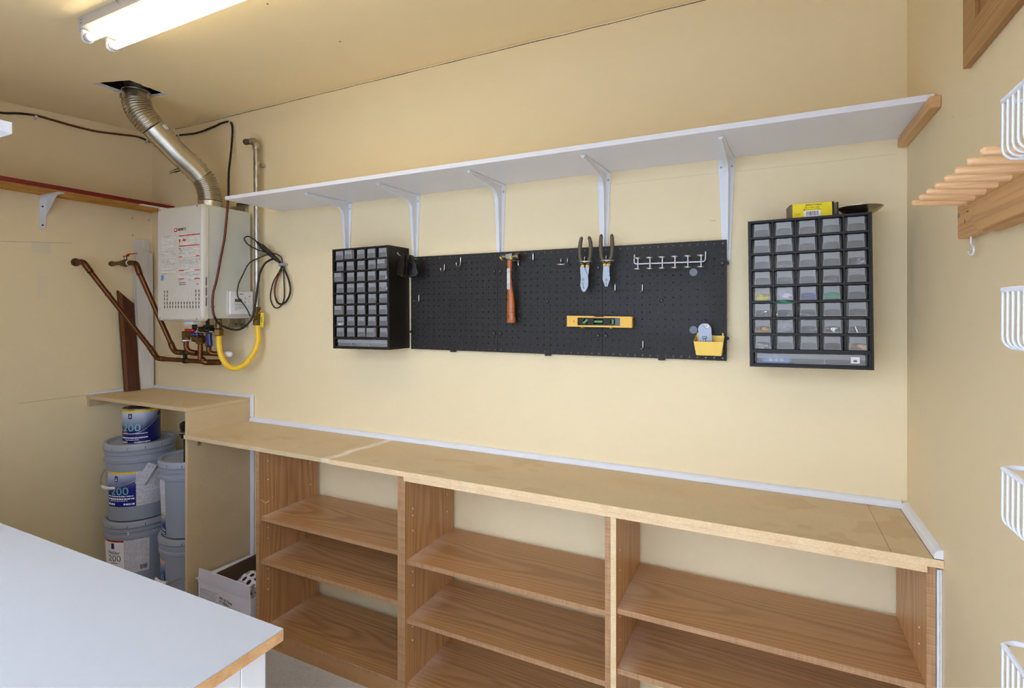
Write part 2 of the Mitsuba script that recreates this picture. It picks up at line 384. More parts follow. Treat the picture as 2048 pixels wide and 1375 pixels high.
# trims: quarter-round mouldings
def qround(w, h, n=5):
    return Polygon([(0, 0), (-w, 0)] + [(-w * math.cos(t), h * (.35 + .65 * math.sin(t))) for t in np.linspace(0, math.pi / 2, n)])
def trim_x(x0, x1, z, w=.014, h=.021): return extr_yz(qround(w, h), x0, x1).apply_translation([0, -.0004, z])
struct('trim_1', trim_x(-2.408, .348, .8425), 'white_paint', 20)
struct('trim_2', bx(-2.4085, -2.386, -.013, -.0004, .864, .9785, .003), 'white_paint', 20)
struct('trim_3', trim_x(-3.255, -2.4085, .9625, .013, .016), 'white_paint', 20)
m = extr_xz(affinity.scale(qround(.013, .016), -1, 1, origin=(0, 0)), -.326, -.016); m.apply_translation([XL + .0004, 0, .9625])
struct('trim_4', m, 'white_paint', 20)
m = extr_xz(qround(.017, .022), -.352, -.015); m.apply_translation([XR - .0004, 0, .8425])
struct('trim_5', m, 'white_paint', 20)
struct('trim_6', bx(-2.409, -2.382, -.012, -.0004, 0, .815, .003), 'white_paint', 20)
struct('trim_7', cat_([bx(.3515, .3565, -.345, -.325, 0, .815, .0015), bx(.3566, .3614, -.341, -.325, 0, .815, .0012)]), 'white_paint', 20)

# ------------------------------------------------------------------ worktops, divider, bookcases
L = thing('upper_worktop', 'short raised tan worktop under the water heater in the left corner', 'worktop')
obj('board', bx(XL + .001, -2.41, -.335, -.0005, .943, .962, .0012), 'mdf', L)
obj('wall_cleat', bx(XL + .001, XL + .020, -.33, -.02, .905, .9428), 'mdf', L)
obj('screw', disc_y(XL + .0205, 0, 0, .002, .004).apply_transform(trimesh.transformations.rotation_matrix(math.pi / 2, [0, 0, 1], [XL + .0205, 0, 0])).apply_translation([0, -.262, .922]), 'steel', L)
obj('divider_panel', bx(-2.428, -2.4102, -.335, -.0005, 0, .9428, .0008), 'mdf', label='upright tan divider panel between the paint buckets and the bookcases', cat='panel')
obj('worktop', bx(-2.4098, -1.5205, -.354, -.0005, .824, .842, .0015), 'mdf', label='left half of the long tan worktop, from the divider to the chalky seam', cat='worktop')
W = thing('worktop', 'right half of the long tan worktop, from the chalky seam to the right wall', 'worktop')
obj('board', bx(-1.5195, .2635, -.354, -.0005, .824, .842, .0015), 'mdf', W)
obj('end_board', bx(.2640, .3435, -.354, -.0005, .824, .8415, .001), 'mdf', W)
obj('side_filler', bx(.3445, .3610, -.354, -.0005, .8242, .8405, .001), 'mdf', W)
obj('edge_band', bx(-1.5195, .361, -.3565, -.3542, .8235, .842, .0005), 'pale_edge', W)
B = obj('batten', bx(-1.163, .332, -.3525, -.3415, .807, .8238, .001), 'pale_edge', W, label='thin pale wood batten under the front edge')
A = thing('corner_bracket', 'tiny grey metal angle bracket under the worktop on the divider panel', 'bracket')
obj('plate', bx(-2.4100, -2.4080, -.288, -.272, .778, .8060, .0004), 'galvanized', A)
obj('top_plate', bx(-2.4078, -2.390, -.288, -.272, .8215, .8237, .0004), 'galvanized', A)
obj('hole', rod([-2.408, -.28, .790], [-2.4072, -.28, .790], .003, 10), 'ink_black', A)

def bookcase(lab, x0, x1, shelves, lp, rp, lt=.0165, rt=.0165, right_pale=False, left_pale=False, holes=(), holes_back=(), holes_right=()):
    t = thing('bookcase', lab, 'bookcase', 'bookcases under the long worktop')
    zt = .823
    obj('side_panel', bx(x0, x0 + lt, -.3385, -.02, 0, zt), 'walnut_panel', t, False)
    obj('edge_strip', bx(x0, x0 + lt, -.340, -.3386, 0, zt), 'pale_edge' if left_pale else 'walnut_edge', t, False)
    obj('side_panel', bx(x1 - rt, x1, -.3385, -.02, 0, zt), 'walnut_panel', t, False)
    obj('edge_strip', bx(x1 - rt, x1, -.340, -.3386, 0, zt), 'walnut_edge', t, False)
    for z in shelves:
        s = obj('shelf', bx(x0 + lt + .0005, x1 - rt - .0005, -.3285, -.022, z - .0165, z), 'walnut_shelf', t, False)
        obj('edge_strip', bx(x0 + lt + .0005, x1 - rt - .0005, -.330, -.3287, z - .0165, z), 'walnut_edge', s, False)
    obj('kick_board', bx(x0 + lt + .0005, x1 - rt - .0005, -.327, -.312, 0, min(shelves) - .0168), 'walnut_panel', t, False)
    for y, zz in ((-.295, holes), (-.065, holes_back)):
        for z in zz: obj('pin_hole', rod([x0 + lt, y, z], [x0 + lt + .0006, y, z], .0028, 8), 'ink_white', t)
    for z in holes_right: obj('pin_hole', rod([x1 - rt, -.275, z], [x1 - rt - .0006, -.275, z], .0028, 8), 'ink_white', t)
    return t
bookcase('left bookcase of the row, with three wood-grain shelves next to the open recess', -1.942, -1.1818, [.543, .361, .072], 0, 0, .0185,
         holes=[.770, .690, .485, .44, .31, .265, .22], holes_back=[.770, .735, .70, .60])
bookcase('middle bookcase of the row, between the double uprights', -1.1815, -.4168, [.518, .307, .073], 0, 0,
         holes=[.69, .665, .61, .46, .41, .26, .21], holes_back=[.74, .715, .67, .60, .2])
bookcase('right bookcase of the row, with a raw pale upright edge, against the right wall', -.4165, .350, [.534, .357, .073], 0, 0, .0165, .0175, left_pale=True,
         holes=[.69, .63, .49, .42], holes_right=[.64, .60, .50, .46])

# ------------------------------------------------------------------ foreground counter and white shelf
C = thing('foreground_counter', 'white-topped counter with a raw wood edge in the left foreground', 'counter')
obj('top_sheet', bx(XL + .001, -.780, -1.80, -1.193, .8398, .842, .0006), 'white_laminate', C)
obj('top_core', bx(XL + .001, -.7805, -1.7995, -1.1942, .820, .8397), 'particle_edge', C, False)
obj('front_edge', bx(XL + .001, -.7806, -1.1941, -1.1930, .820, .8397), 'white_laminate', C, False)
obj('end_panel', bx(-.815, -.800, -1.262, -1.214, 0, .8198, .001), 'white_paint', C)
obj('end_panel', bx(-.815, -.8005, -1.79, -1.2628, 0, .8198, .001), 'white_paint', C)
obj('back_panel', bx(XL + .001, -.8155, -1.226, -1.214, 0, .8198), 'white_paint', C, False)
obj('high_shelf', bx(XL + .001, -1.103, -1.75, -1.448, 1.6975, 1.7165, .001), 'white_melamine', label='white shelf end poking in at the left picture edge, above the foreground counter', cat='shelf')

# ------------------------------------------------------------------ wall shelf with brackets and cleat
obj('wall_shelf', bx(-2.197, .357, -.300, -.0005, 1.911, 1.927, .0008), 'white_melamine', label='long white board shelf on the back wall above the pegboard', cat='shelf')
K = thing('shelf_cleat', 'natural wood cleat on the right wall holding up the end of the white shelf', 'cleat')
obj('bar', bx(.3395, XR - .0005, -.334, -.002, 1.883, 1.9105, .0012), 'pine', K)
def big_bracket(cx, lab):
    t = thing('shelf_bracket', lab, 'bracket', 'white brackets under the long wall shelf')
    z1, z0 = 1.9102, 1.578
    obj('wall_flange', extr_xz(Polygon([(cx - .024, z1), (cx + .024, z1), (cx + .024, z1 - .03), (cx + .0115, z0), (cx - .0115, z0), (cx - .024, z1 - .03)]), -.0035, -.0006), 'white_metal', t)
    m = extr(Polygon([(cx - .024, -.004), (cx + .024, -.004), (cx + .008, -.248), (cx - .008, -.248)]), .003); m.apply_translation([0, 0, z1 - .0031])
    obj('shelf_flange', m, 'white_metal', t)
    # pressed rib: channel with a curved inside corner
    q = [(-.0036, z1 - .0032), (-.246, z1 - .0032), (-.246, z1 - .0075)]
    q += [(-.055 - .0 + .0, z1 - .028)] if False else []
    for a in np.linspace(0, math.pi / 2, 7): q.append((-.078 + .046 * math.sin(a), z1 - .072 + .046 * math.cos(a)))
    q += [(-.012, z0 + .004), (-.0036, z0 + .004)]
    side = Polygon(q)
    rib = extr_yz(side, cx - .0085, cx + .0085)
    v = rib.vertices.copy()
    taper = np.interp(v[:, 2], [z0, z1], [.55, 1.0]) * np.interp(-v[:, 1], [.03, .246], [1.0, .45])
    v[:, 0] = cx + (v[:, 0] - cx) * taper
    obj('rib', trimesh.Trimesh(v, rib.faces, process=False), 'white_metal', t, 25)
    for s in (-1, 1): obj('screw', disc_y(cx + s * .0165, 1.883, -.0055, -.0034, .0032, 10), 'grey_clip', t)
    return t
for cx, lab in ((-1.753, 'first white shelf bracket from the left, above the left drawer cabinet'), (-1.370, 'second white shelf bracket from the left, above the hanging black clamps'),
                (-.957, 'middle white shelf bracket, above the hammer'), (-.533, 'fourth white shelf bracket from the left, behind the two pliers'), (-.121, 'rightmost white shelf bracket, beside the right pegboard edge')):
    big_bracket(cx, lab)

# ------------------------------------------------------------------ pegboard
PX, PZ0, PZ1, PY = [-1.3785, -.9586, -.5344, -.1185], 1.2485, 1.6425, -.0205
ZH = lambda j: 1.6318 - .0250 * j
def XH(k, i): return PX[k] + .013 + (PX[k + 1] - PX[k] - .026) / 15 * i
oct8 = [(math.cos(a), math.sin(a)) for a in np.arange(8) * math.pi / 4 + .39]
plabs = ['left black pegboard panel with three small hooks', 'middle black pegboard panel, behind the hammer and the left pliers', 'right black pegboard panel, behind the six-ring tool rack']
for k in range(3):
    t = thing('pegboard', plabs[k], 'pegboard', 'black pegboard panels')
    x0, x1 = PX[k] + .0006, PX[k + 1] - .0006
    holes = [[(XH(k, i) + .0032 * a, ZH(j) + .0032 * b) for a, b in oct8] for i in range(16) for j in range(16)]
    poly = Polygon([(x0, PZ0), (x1, PZ0), (x1, PZ1), (x0, PZ1)], holes)
    obj('board', extr_xz(poly, PY, PY + .0045), 'peg_plastic', t, False)
    xm = (x0 + x1) / 2
    obj('bolt', lathe([(0, 0), (.0065, 0), (.0065, .001), (.004, .003), (0, .0035)], 14, (xm, PY, 1.447), trimesh.transformations.rotation_matrix(math.pi / 2, [1, 0, 0])), 'knob_black', t)
    obj('bottom_tab', bx(xm - .011, xm + .011, PY, PY + .012, PZ0 - .0065, PZ0 - .0002), 'peg_plastic', t, False)
    for z in (1.567, 1.322):
        for x, ok in ((x0 + .0135, k > 0 or z < 1.4), (x1 - .0135, True)):
            if ok:
                obj('connector', lathe([(0, 0), (.0062, 0), (.0066, .003), (.005, .005), (0, .0056)], 14, (x, PY, z), trimesh.transformations.rotation_matrix(math.pi / 2, [1, 0, 0])), 'knob_black', t)
    for xx, zz in (((x0 + .005, 1.30), (x0 + .005, 1.60), (x1 - .005, 1.30), (x1 - .005, 1.60))):
        obj('standoff', rod([xx, PY + .0045, zz], [xx, -.0006, zz], .0035, 10), 'peg_plastic', t)
    if k == 2:
        for z in (1.567, 1.322): obj('end_tab', disc_y(x1 + .0018, z, PY + .0005, PY + .004, .0058, 14), 'peg_plastic', t)
        for z in (1.540, 1.348): obj('washer', cat_([disc_y(-.222, z, PY - .0012, PY - .0002, .0128, 20), disc_y(-.222, z, PY - .0032, PY - .0011, .0030, 10)]), 'smear_plastic', t, label='round translucent grey washer')
    if k == 0:
        for z in (1.322,): obj('end_tab', disc_y(x0 - .0018, z, PY + .0005, PY + .004, .0058, 14), 'peg_plastic', t)

WR = .0021
def wire(P, r=WR, n=8, k=5, m='wire_white', smooth=True): return tube(spline(P, k), r, n)
yb = PY + .002
def hook(lab, P, m='chrome', extra=None, group=None):
    t = thing('peg_hook', lab, 'hook', group or 'silver hooks on the pegboard')
    obj('wire', wire(P), m, t, True)
    if extra is not None: obj('back_bar', extra, 'knob_black', t, True)
    return t
def bar(x, z): return tube([(x - .013, PY - .0012, z), (x + .026, PY - .0012, z)], .0011, 6)
hook('lower small silver J-shaped hook on the left pegboard panel', [(-1.2045, yb, 1.606), (-1.205, PY - .004, 1.604), (-1.205, PY - .005, 1.590), (-1.2055, PY - .007, 1.578), (-1.206, PY - .018, 1.572), (-1.206, PY - .029, 1.577), (-1.206, PY - .031, 1.587)], extra=bar(-1.205, 1.580))
hook('upper larger silver J-shaped hook near the top of the left pegboard panel', [(-1.1255, yb, 1.632), (-1.126, PY - .004, 1.629), (-1.126, PY - .005, 1.612), (-1.127, PY - .009, 1.596), (-1.127, PY - .022, 1.588), (-1.127, PY - .034, 1.594), (-1.127, PY - .037, 1.607)], extra=bar(-1.127, 1.605))
hook('silver L-shaped hook low at the left edge of the left pegboard panel', [(-1.333, yb, 1.482), (-1.333, PY - .005, 1.478), (-1.333, PY - .006, 1.462), (-1.333, PY - .007, 1.450), (-1.334, PY - .018, 1.4475), (-1.334, PY - .045, 1.453)], extra=bar(-1.333, 1.456))
hook('silver L-shaped hook to the right of the hammer', [(-.8025 + .0, yb, 1.634), (-.803, PY - .005, 1.63), (-.803, PY - .006, 1.615), (-.803, PY - .007, 1.604), (-.803, PY - .016, 1.6015), (-.805, PY - .034, 1.611)], extra=bar(-.803, 1.607))
hook('silver U-shaped double hook left of the pliers', [(-.690, yb, 1.607), (-.690, PY - .006, 1.604), (-.690, PY - .008, 1.592), (-.692, PY - .022, 1.585), (-.693, PY - .040, 1.581), (-.682, PY - .046, 1.580), (-.672, PY - .046, 1.580), (-.662, PY - .038, 1.581), (-.664, PY - .018, 1.585), (-.664, PY - .008, 1.592), (-.664, PY - .006, 1.604), (-.664, yb, 1.607)])
for x, z, lab in ((-.486, 1.508, 'small silver peg hook just below the right pliers'), (-.390, 1.505, 'small silver peg hook below the six-ring tool rack'), (-.388, 1.309, 'small silver peg hook at the lower middle of the right pegboard panel')):
    hook(lab, [(x, yb, z), (x, PY - .005, z - .002), (x, PY - .006, z - .014), (x, PY - .007, z - .026), (x, PY - .016, z - .030), (x, PY - .035, z - .027)], extra=bar(x, z - .023))

# hook with two black clamps
hook('long silver hook at the top left pegboard corner carrying two black clamps', [(-1.338, yb, 1.632), (-1.338, PY - .01, 1.631), (-1.338, PY - .06, 1.630), (-1.338, -.143, 1.634), (-1.338, -.166, 1.645)])
def clamp(lab, y, ang, tw):
    t = thing('spring_clamp', lab, 'clamp', 'black plastic clamps')
    R = trimesh.transformations.rotation_matrix(math.radians(ang), [0, 0, 1], [-1.338, y, 1.63]) @ trimesh.transformations.rotation_matrix(math.radians(tw), [0, 1, 0], [-1.338, y, 1.63])
    def put(m): m.apply_translation([-1.338, y, 1.63]); m.apply_transform(R); return m
    pl = Polygon([(-.010, .008), (-.004, .012), (.004, .012), (.010, .008), (.015, -.02), (.021, -.03), (.019, -.04), (.023, -.068), (-.023, -.068), (-.019, -.04), (-.021, -.03), (-.015, -.02)]).buffer(.002).difference(Point(0, .003).buffer(.004))
    pl = pl.difference(sbox(-.003, -.046, .003, -.026))
    obj('jaw', put(extr_xz(pl, -.010, -.003)), 'black_plastic', t, 20)
    obj('jaw', put(extr_xz(affinity.scale(pl, .92, .96, origin=(0, 0)), .003, .010)), 'black_plastic', t, 20)
    obj('pivot', put(rod([-.012, 0, -.036], [.012, 0, -.036], .009, 14)), 'black_plastic', t)
    obj('pad', put(bx(-.020, .020, -.012, .012, -.078, -.0685, .003)), 'black_rubber', t)
clamp('front black plastic clamp hanging from the long hook, nearer to the drawer cabinet', -.122, -22, 14)
clamp('rear black plastic clamp hanging from the long hook, against the pegboard corner', -.075, 14, -10)

# hammer on its hook
t = thing('hammer', 'hammer with a varnished wooden handle and steel head on the pegboard', 'hammer')
hx, hy = -.887, -.052
prof = [(1.607, .0105, -.890), (1.592, .0105, -.8905), (1.575, .0085, -.8905), (1.545, .0085, -.891), (1.50, .010, -.8885), (1.47, .0135, -.886), (1.44, .0155, -.885), (1.41, .0165, -.8845), (1.385, .0178, -.8838), (1.371, .0188, -.8835), (1.366, .0165, -.8835), (1.3645, .006, -.8835)]
hm = tube(spline([(x, hy, z) for z, r, x in prof], 4), np.interp(np.arange(4 * (len(prof) - 1) + 1) / 4, range(len(prof)), [r for z, r, x in prof]), 18)
hm.vertices[:, 1] = hy + (hm.vertices[:, 1] - hy) * .72
obj('handle', hm, 'hammer_wood', t, True)
obj('label_strip', bx(-.8975, -.8845, hy - .0080, hy - .0066, 1.494, 1.574), 'sticker', t, False)
obj('label_print', cat_([text_front('H', .006, -.8925, hy - .0081, 1.4965, .0003, True)] + [bx(-.896, -.886, hy - .0083, hy - .0081, z, z + .002) for z in (1.506, 1.5125, 1.56)]), 'ink_grey', t, False)
hd = [hull([p for s in (-1, 1) for q in (-1, 1) for p in [(-.903, hy + s * .010, 1.619 + q * .0085), (-.875, hy + s * .0115, 1.618 + q * .0125)]]),
      tube([(-.876, hy, 1.618), (-.868, hy, 1.618), (-.864, hy, 1.618), (-.850, hy, 1.618), (-.848, hy, 1.618)], [.0095, .0095, .0135, .0138, .012], 18),
      tube([(-.902, hy, 1.619), (-.909, hy, 1.619), (-.914, hy, 1.619), (-.920, hy, 1.619), (-.925, hy, 1.619), (-.9275, hy, 1.619)], [.008, .0072, .0095, .0095, .0065, .002], 16)]
obj('head', cat_(hd), 'dark_steel', t, 35)
t = thing('tool_hook', 'double hook with yellow tips holding the hammer head', 'hook')
for s, x in ((0, -.909), (1, -.866)):
    obj('prong', wire([(x, yb, 1.610), (x, PY - .008, 1.606), (x, PY - .03, 1.604), (x, -.076, 1.606), (x - .002, -.083, 1.611)]), 'wire_white', t, True)
    obj('tip', capsule((x - .0015, -.080, 1.609), (x - .003, -.087, 1.614), .0035, 10), 'tag_yellow', t, True)
obj('cross_bar', rod([-.909, PY - .006, 1.606], [-.866, PY - .006, 1.606], .002, 8), 'wire_white', t)
obj('stay', wire([(-.864, PY - .008, 1.604), (-.863, PY - .012, 1.595), (-.862, PY - .012, 1.585)]), 'wire_white', t, True)

# pliers
def pliers(lab, cx, dz, hl, hr, jaw, inner, rivet, y=-.060):
    t = thing('pliers', lab, 'pliers', 'pliers on the pegboard')
    for P in (hl, hr):
        Q = [(x, y, z) for x, z in P]
        Sx = spline(Q, 6); n = len(Sx); s = np.linspace(0, 1, n)
        r = .0070 * np.interp(s, [0, .015, .05, .4, .8, 1], [.15, .6, .88, 1.08, 1.0, .85])
        obj('grip', tube(Sx, r, 14), 'grip_plastic', t, True)
        a, b = np.array(Q[-1]), np.array(Q[-2])
        d = (a - b) / np.linalg.norm(a - b)
        obj('collar', tube([a - d * .001, a + d * .006], .0064, 14), 'yellow_plastic', t)
    m = extr_xz(jaw, y - .0048, y + .0048)
    obj('jaws', m, 'tool_steel', t, 20)
    obj('jaw_arm', extr_xz(inner, y - .001, y + .0055), 'tool_steel', t, 20)
    x, z = rivet
    obj('rivet', lathe([(0, 0), (.0048, 0), (.0044, .0012), (.0028, .0016), (0, .0017)], 16, (x, y - .0048, z), trimesh.transformations.rotation_matrix(math.pi / 2, [1, 0, 0])), 'dark_steel', t)
    obj('groove', cat_([bx(x - .0006, x + .0006, y - .0052, y - .0047, z - .024, z - .008), bx(x - .009, x + .001, y - .0051, y - .0047, z - .0125, z - .0118)]), 'ink_black', t, False)
pliers('slip-joint pliers with brown grips, nearer to the hammer', -.588, 0,
       [(-.598, 1.677), (-.603, 1.655), (-.6055, 1.63), (-.604, 1.605), (-.600, 1.588), (-.596, 1.574)],
       [(-.572, 1.677), (-.566, 1.655), (-.5645, 1.63), (-.567, 1.605), (-.571, 1.588), (-.576, 1.574)],
       Polygon([(-.603, 1.569), (-.589, 1.570), (-.574, 1.536), (-.572, 1.515), (-.574, 1.497), (-.580, 1.485), (-.586, 1.479), (-.591, 1.479), (-.598, 1.487), (-.602, 1.503), (-.600, 1.525)]).difference(Point(-.5895, 1.497).buffer(.0012).union(sbox(-.5905, 1.491, -.5885, 1.499))),
       Polygon([(-.570, 1.570), (-.583, 1.570), (-.592, 1.545), (-.580, 1.520), (-.573, 1.540)]), (-.5915, 1.5235))
pliers('combination pliers with brown grips, nearer to the six-ring tool rack', -.507, 0,
       [(-.526, 1.682), (-.528, 1.655), (-.5275, 1.63), (-.5255, 1.605), (-.520, 1.588), (-.515, 1.575)],
       [(-.489, 1.680), (-.4875, 1.655), (-.487, 1.63), (-.489, 1.605), (-.4945, 1.588), (-.4995, 1.575)],
       Polygon([(-.518, 1.568), (-.5075, 1.568), (-.497, 1.568), (-.4955, 1.556), (-.4965, 1.545), (-.4945, 1.540), (-.4965, 1.537), (-.494, 1.530), (-.4935, 1.522), (-.4985, 1.508), (-.5025, 1.496), (-.5115, 1.496), (-.5155, 1.508), (-.5205, 1.522), (-.5195, 1.545), (-.5185, 1.556)]),
       Polygon([(-.510, 1.572), (-.504, 1.572), (-.504, 1.53), (-.510, 1.53)]), (-.507, 1.519))
for cx, lab in ((-.586, 'ring hook around the grips of the slip-joint pliers'), (-.506, 'ring hook around the grips of the combination pliers')):
    t = thing('ring_hook', lab, 'hook', 'ring hooks holding the pliers')
    a = np.linspace(0, 2 * np.pi, 29)[:-1]
    obj('ring', tube(np.stack([cx + .0262 * np.cos(a), -.056 + .019 * np.sin(a), 1.587 + 0 * a], 1), .0017, 8, True), 'chrome', t, True)
    obj('stem', wire([(cx - .013, yb, 1.610), (cx - .013, PY - .004, 1.607), (cx - .013, PY - .005, 1.598), (cx - .012, PY - .012, 1.5885), (cx - .010, PY - .019, 1.587)]), 'chrome', t, True)

# spirit level on two hooks
t = thing('spirit_level', 'short yellow spirit level with three green vials on the pegboard', 'spirit level')
fr = Polygon([(-.659, 1.354), (-.4215, 1.3525), (-.4205, 1.391), (-.519, 1.3922), (-.523, 1.3895), (-.556, 1.3898), (-.560, 1.3926), (-.659, 1.3936)]).buffer(-.001).buffer(.001)
win = sbox(-.6185, 1.3595, -.4625, 1.3865)
obj('frame', extr_xz(fr.difference(win).difference(Point(-.632, 1.373).buffer(.0022)), -.048, -.027), 'yellow_plastic', t, False)
obj('inset', cat_([extr_xz(sbox(-.653, 1.359, -.6225, 1.387).difference(sbox(-.6505, 1.3612, -.625, 1.3848)), -.0486, -.0478), extr_xz(sbox(-.459, 1.358, -.4265, 1.386).difference(sbox(-.4565, 1.3602, -.429, 1.3838)), -.0486, -.0478)]), 'yellow_plastic', t, False, label='raised panel outline')
pl = sbox(-.6182, 1.3598, -.4628, 1.3862)
for c, r in (((-.5905, 1.3735), .0095), ((-.491, 1.3725), .0092)): pl = pl.difference(Point(*c).buffer(r))
pl = pl.difference(sbox(-.5595, 1.3655, -.5255, 1.3805).buffer(.001))
obj('inner_web', extr_xz(pl, -.0405, -.032), 'peg_plastic', t, False)
obj('magnet_block', bx(-.4815, -.4635, -.0425, -.0406, 1.3605, 1.3855), 'label_slate', t, False)
for a, b in (((-.5975, 1.3665), (-.5835, 1.3805)), ((-.5575, 1.373), (-.5275, 1.373)), ((-.491, 1.3645), (-.491, 1.3805))):
    v = obj('vial', rod([a[0], -.0385, a[1]], [b[0], -.0385, b[1]], .0048, 14), 'green_vial', t)
    mx, mz = (a[0] + b[0]) / 2, (a[1] + b[1]) / 2
    dx, dz = (b[0] - a[0]), (b[1] - a[1]); l = math.hypot(dx, dz); dx, dz = dx / l, dz / l
    obj('mark', cat_([tube([(mx + s * dx * .0035, -.0385, mz + s * dz * .0035), (mx + s * dx * .0042, -.0385, mz + s * dz * .0042)], .0050, 14) for s in (-1, 1)]), 'ink_black', v, False)
for x, lab in ((-.599, 'yellow-tipped hook under the left end of the spirit level'), (-.494, 'yellow-tipped hook under the right end of the spirit level')):
    t = thing('level_hook', lab, 'hook', 'hooks under the spirit level')
    obj('wire', wire([(x, yb, 1.3565), (x, PY - .004, 1.355), (x, PY - .008, 1.3515), (x, -.050, 1.350), (x, -.056, 1.352)]), 'wire_white', t, True)
    obj('tip', capsule((x, -.054, 1.3515), (x, -.058, 1.3545), .0026, 8), 'tag_yellow', t, True)

# six-ring tool rack
t = thing('tool_rack', 'white wire tool rack with six pairs of rings on the pegboard', 'tool rack')
obj('rail', wire([(-.417, yb, 1.608), (-.417, PY - .006, 1.604), (-.417, PY - .010, 1.590), (-.415, PY - .016, 1.578), (-.405, PY - .020, 1.5735), (-.36, PY - .020, 1.573), (-.24, PY - .020, 1.5725), (-.195, PY - .020, 1.5725), (-.185, PY - .016, 1.576), (-.183, PY - .010, 1.590), (-.183, PY - .006, 1.604), (-.183, yb, 1.607)], .0022), 'coat_white', t, True)
for i in range(6):
    x = -.4015 + .0412 * i
    st = obj('stem', rod([x, PY - .024, 1.556], [x, PY - .024, 1.5905], .0019, 8), 'coat_white', t)
    for z in (1.5915, 1.5545):
        a = np.linspace(0, 2 * np.pi, 25)[:-1]
        obj('ring', tube(np.stack([x + .0105 * np.cos(a), PY - .036 + .0115 * np.sin(a), z + 0 * a], 1), .0017, 8, True), 'wire_white', st, True)

# yellow bin with galvanized strap
t = thing('hanging_bin', 'small yellow plastic bin hung on the lower right of the pegboard', 'bin')
yb0, yf = -.0255, -.080
def binbox(d):
    top = [(-.2135 + d, yb0 - d, 1.3305), (-.1250 - d, yb0 - d, 1.3305), (-.1255 - d, yf + d, 1.3125), (-.2145 + d, yf + d, 1.3125)]
    bot = [(-.2065 + d, yb0 - d, 1.268 + d), (-.132 - d, yb0 - d, 1.268 + d), (-.1325 - d, yf + .006 + d, 1.268 + d), (-.2075 + d, yf + .006 + d, 1.268 + d)]
    return top, bot
to, bo = binbox(0); ti, bi = binbox(.0018)
V = np.array(to + bo + ti + bi); F = []
for i in range(4):
    j = (i + 1) % 4
    F += [[i, j, 4 + j], [i, 4 + j, 4 + i], [8 + j, 8 + i, 12 + i], [8 + j, 12 + i, 12 + j], [j, i, 8 + i], [j, 8 + i, 8 + j]]
F += [[4, 5, 6], [4, 6, 7], [14, 13, 12], [15, 14, 12]]
obj('shell', (V, np.array(F)), 'bin_yellow', t, False)
for x in (-.2085, -.1305): obj('hook_tab', cat_([bx(x - .002, x + .002, PY - .006, PY + .003, 1.331, 1.3365), bx(x - .002, x + .002, PY - .006, PY - .003, 1.3305, 1.339)]), 'bin_yellow', t, False)
t = thing('metal_strap', 'grey metal strap with a rounded end standing in the yellow bin', 'strap')
sp = unary_union([Point(-.180, 1.3505).buffer(.0205, 12), sbox(-.2005, 1.272, -.1595, 1.3505)]).difference(Point(-.180, 1.3615).buffer(.0026))
m = extr_xz(sp, -.051, -.048)
obj('plate', rot(m, -3, [0, 1, 0], [-.18, -.05, 1.28]), 'tool_steel', t, False)
obj('dimple', lathe([(.0035, 0), (.0085, 0), (.0085, .0006), (.006, .0016), (.0035, .001)], 20, (-.1765, -.051, 1.362), trimesh.transformations.rotation_matrix(math.pi / 2, [1, 0, 0])), 'steel', t)
obj('bolt', cat_([bx(-.191, -.177, -.0565, -.0515, 1.3215, 1.3285, .0015), bx(-.1885, -.180, -.0545, -.0515, 1.300, 1.3215, .001)]), 'tool_steel', t)

# ------------------------------------------------------------------ drawer cabinets
CW, CH, CD = .309, .432, .136
def rects():
    out = []
    x0, pw = .0085, (CW - .017 + .0038) / 5
    for r in range(8):
        z1 = CH - .0065 - .0475 * r
        for c in range(5): out.append((x0 + pw * c, x0 + pw * c + pw - .0038, z1 - .0412, z1))
    out.append((.0105, CW - .0105, .0095, .0415))
    return out
RECTS = rects()
front = sbox(0, 0, CW, CH)
for a, b, c, d in RECTS: front = front.difference(sbox(a, c, b, d))
BODY = mikit.ply(extr_xz(front, 0, CD), 'cabinet_plastic', False)
BODY_BLACK = mikit.ply(extr_xz(front, 0, CD), 'black_plastic', False)
RIM = mikit.ply(extr_xz(sbox(0, 0, CW, CH).difference(sbox(.0055, .0055, CW - .0055, CH - .0055)), -.0045, 0), 'cabinet_plastic', False)
dw, dh = RECTS[0][1] - RECTS[0][0] - .0024, .0385
def sheet_quad(a, b, c, d): return ([a, b, c, d], [[0, 1, 2], [0, 2, 3]])
def mesh_of(quads):
    V, F = [], []
    for v, f in quads:
        F += [[i + len(V) for i in t_] for t_ in f]; V += v
    return trimesh.Trimesh(np.array(V, float), np.array(F), process=False)
def tray(w, h, dep, taper):
    y0 = .0
    q = [sheet_quad((taper, y0, 0), (w - taper, y0, 0), (w - taper * 2, y0, h), (taper * 2, y0, h)),
         sheet_quad((0, .010, 0), (taper, y0, 0), (taper * 2, y0, h), (0, .010, h)),
         sheet_quad((w - taper, y0, 0), (w, .010, 0), (w, .010, h), (w - taper * 2, y0, h)),
         sheet_quad((0, .010, 0), (0, dep, 0), (0, dep, h), (0, .010, h)),
         sheet_quad((w, dep, 0), (w, .010, 0), (w, .010, h), (w, dep, h)),
         sheet_quad((w, dep, 0), (0, dep, 0), (0, dep, h * .7), (w, dep, h * .7)),
         ([(taper, y0, .0006), (w - taper, y0, .0006), (w, .010, .0006), (w, dep, .0006), (0, dep, .0006), (0, .010, .0006)], [[0, 1, 2], [0, 2, 3], [0, 3, 4], [0, 4, 5]])]
    return mesh_of(q)
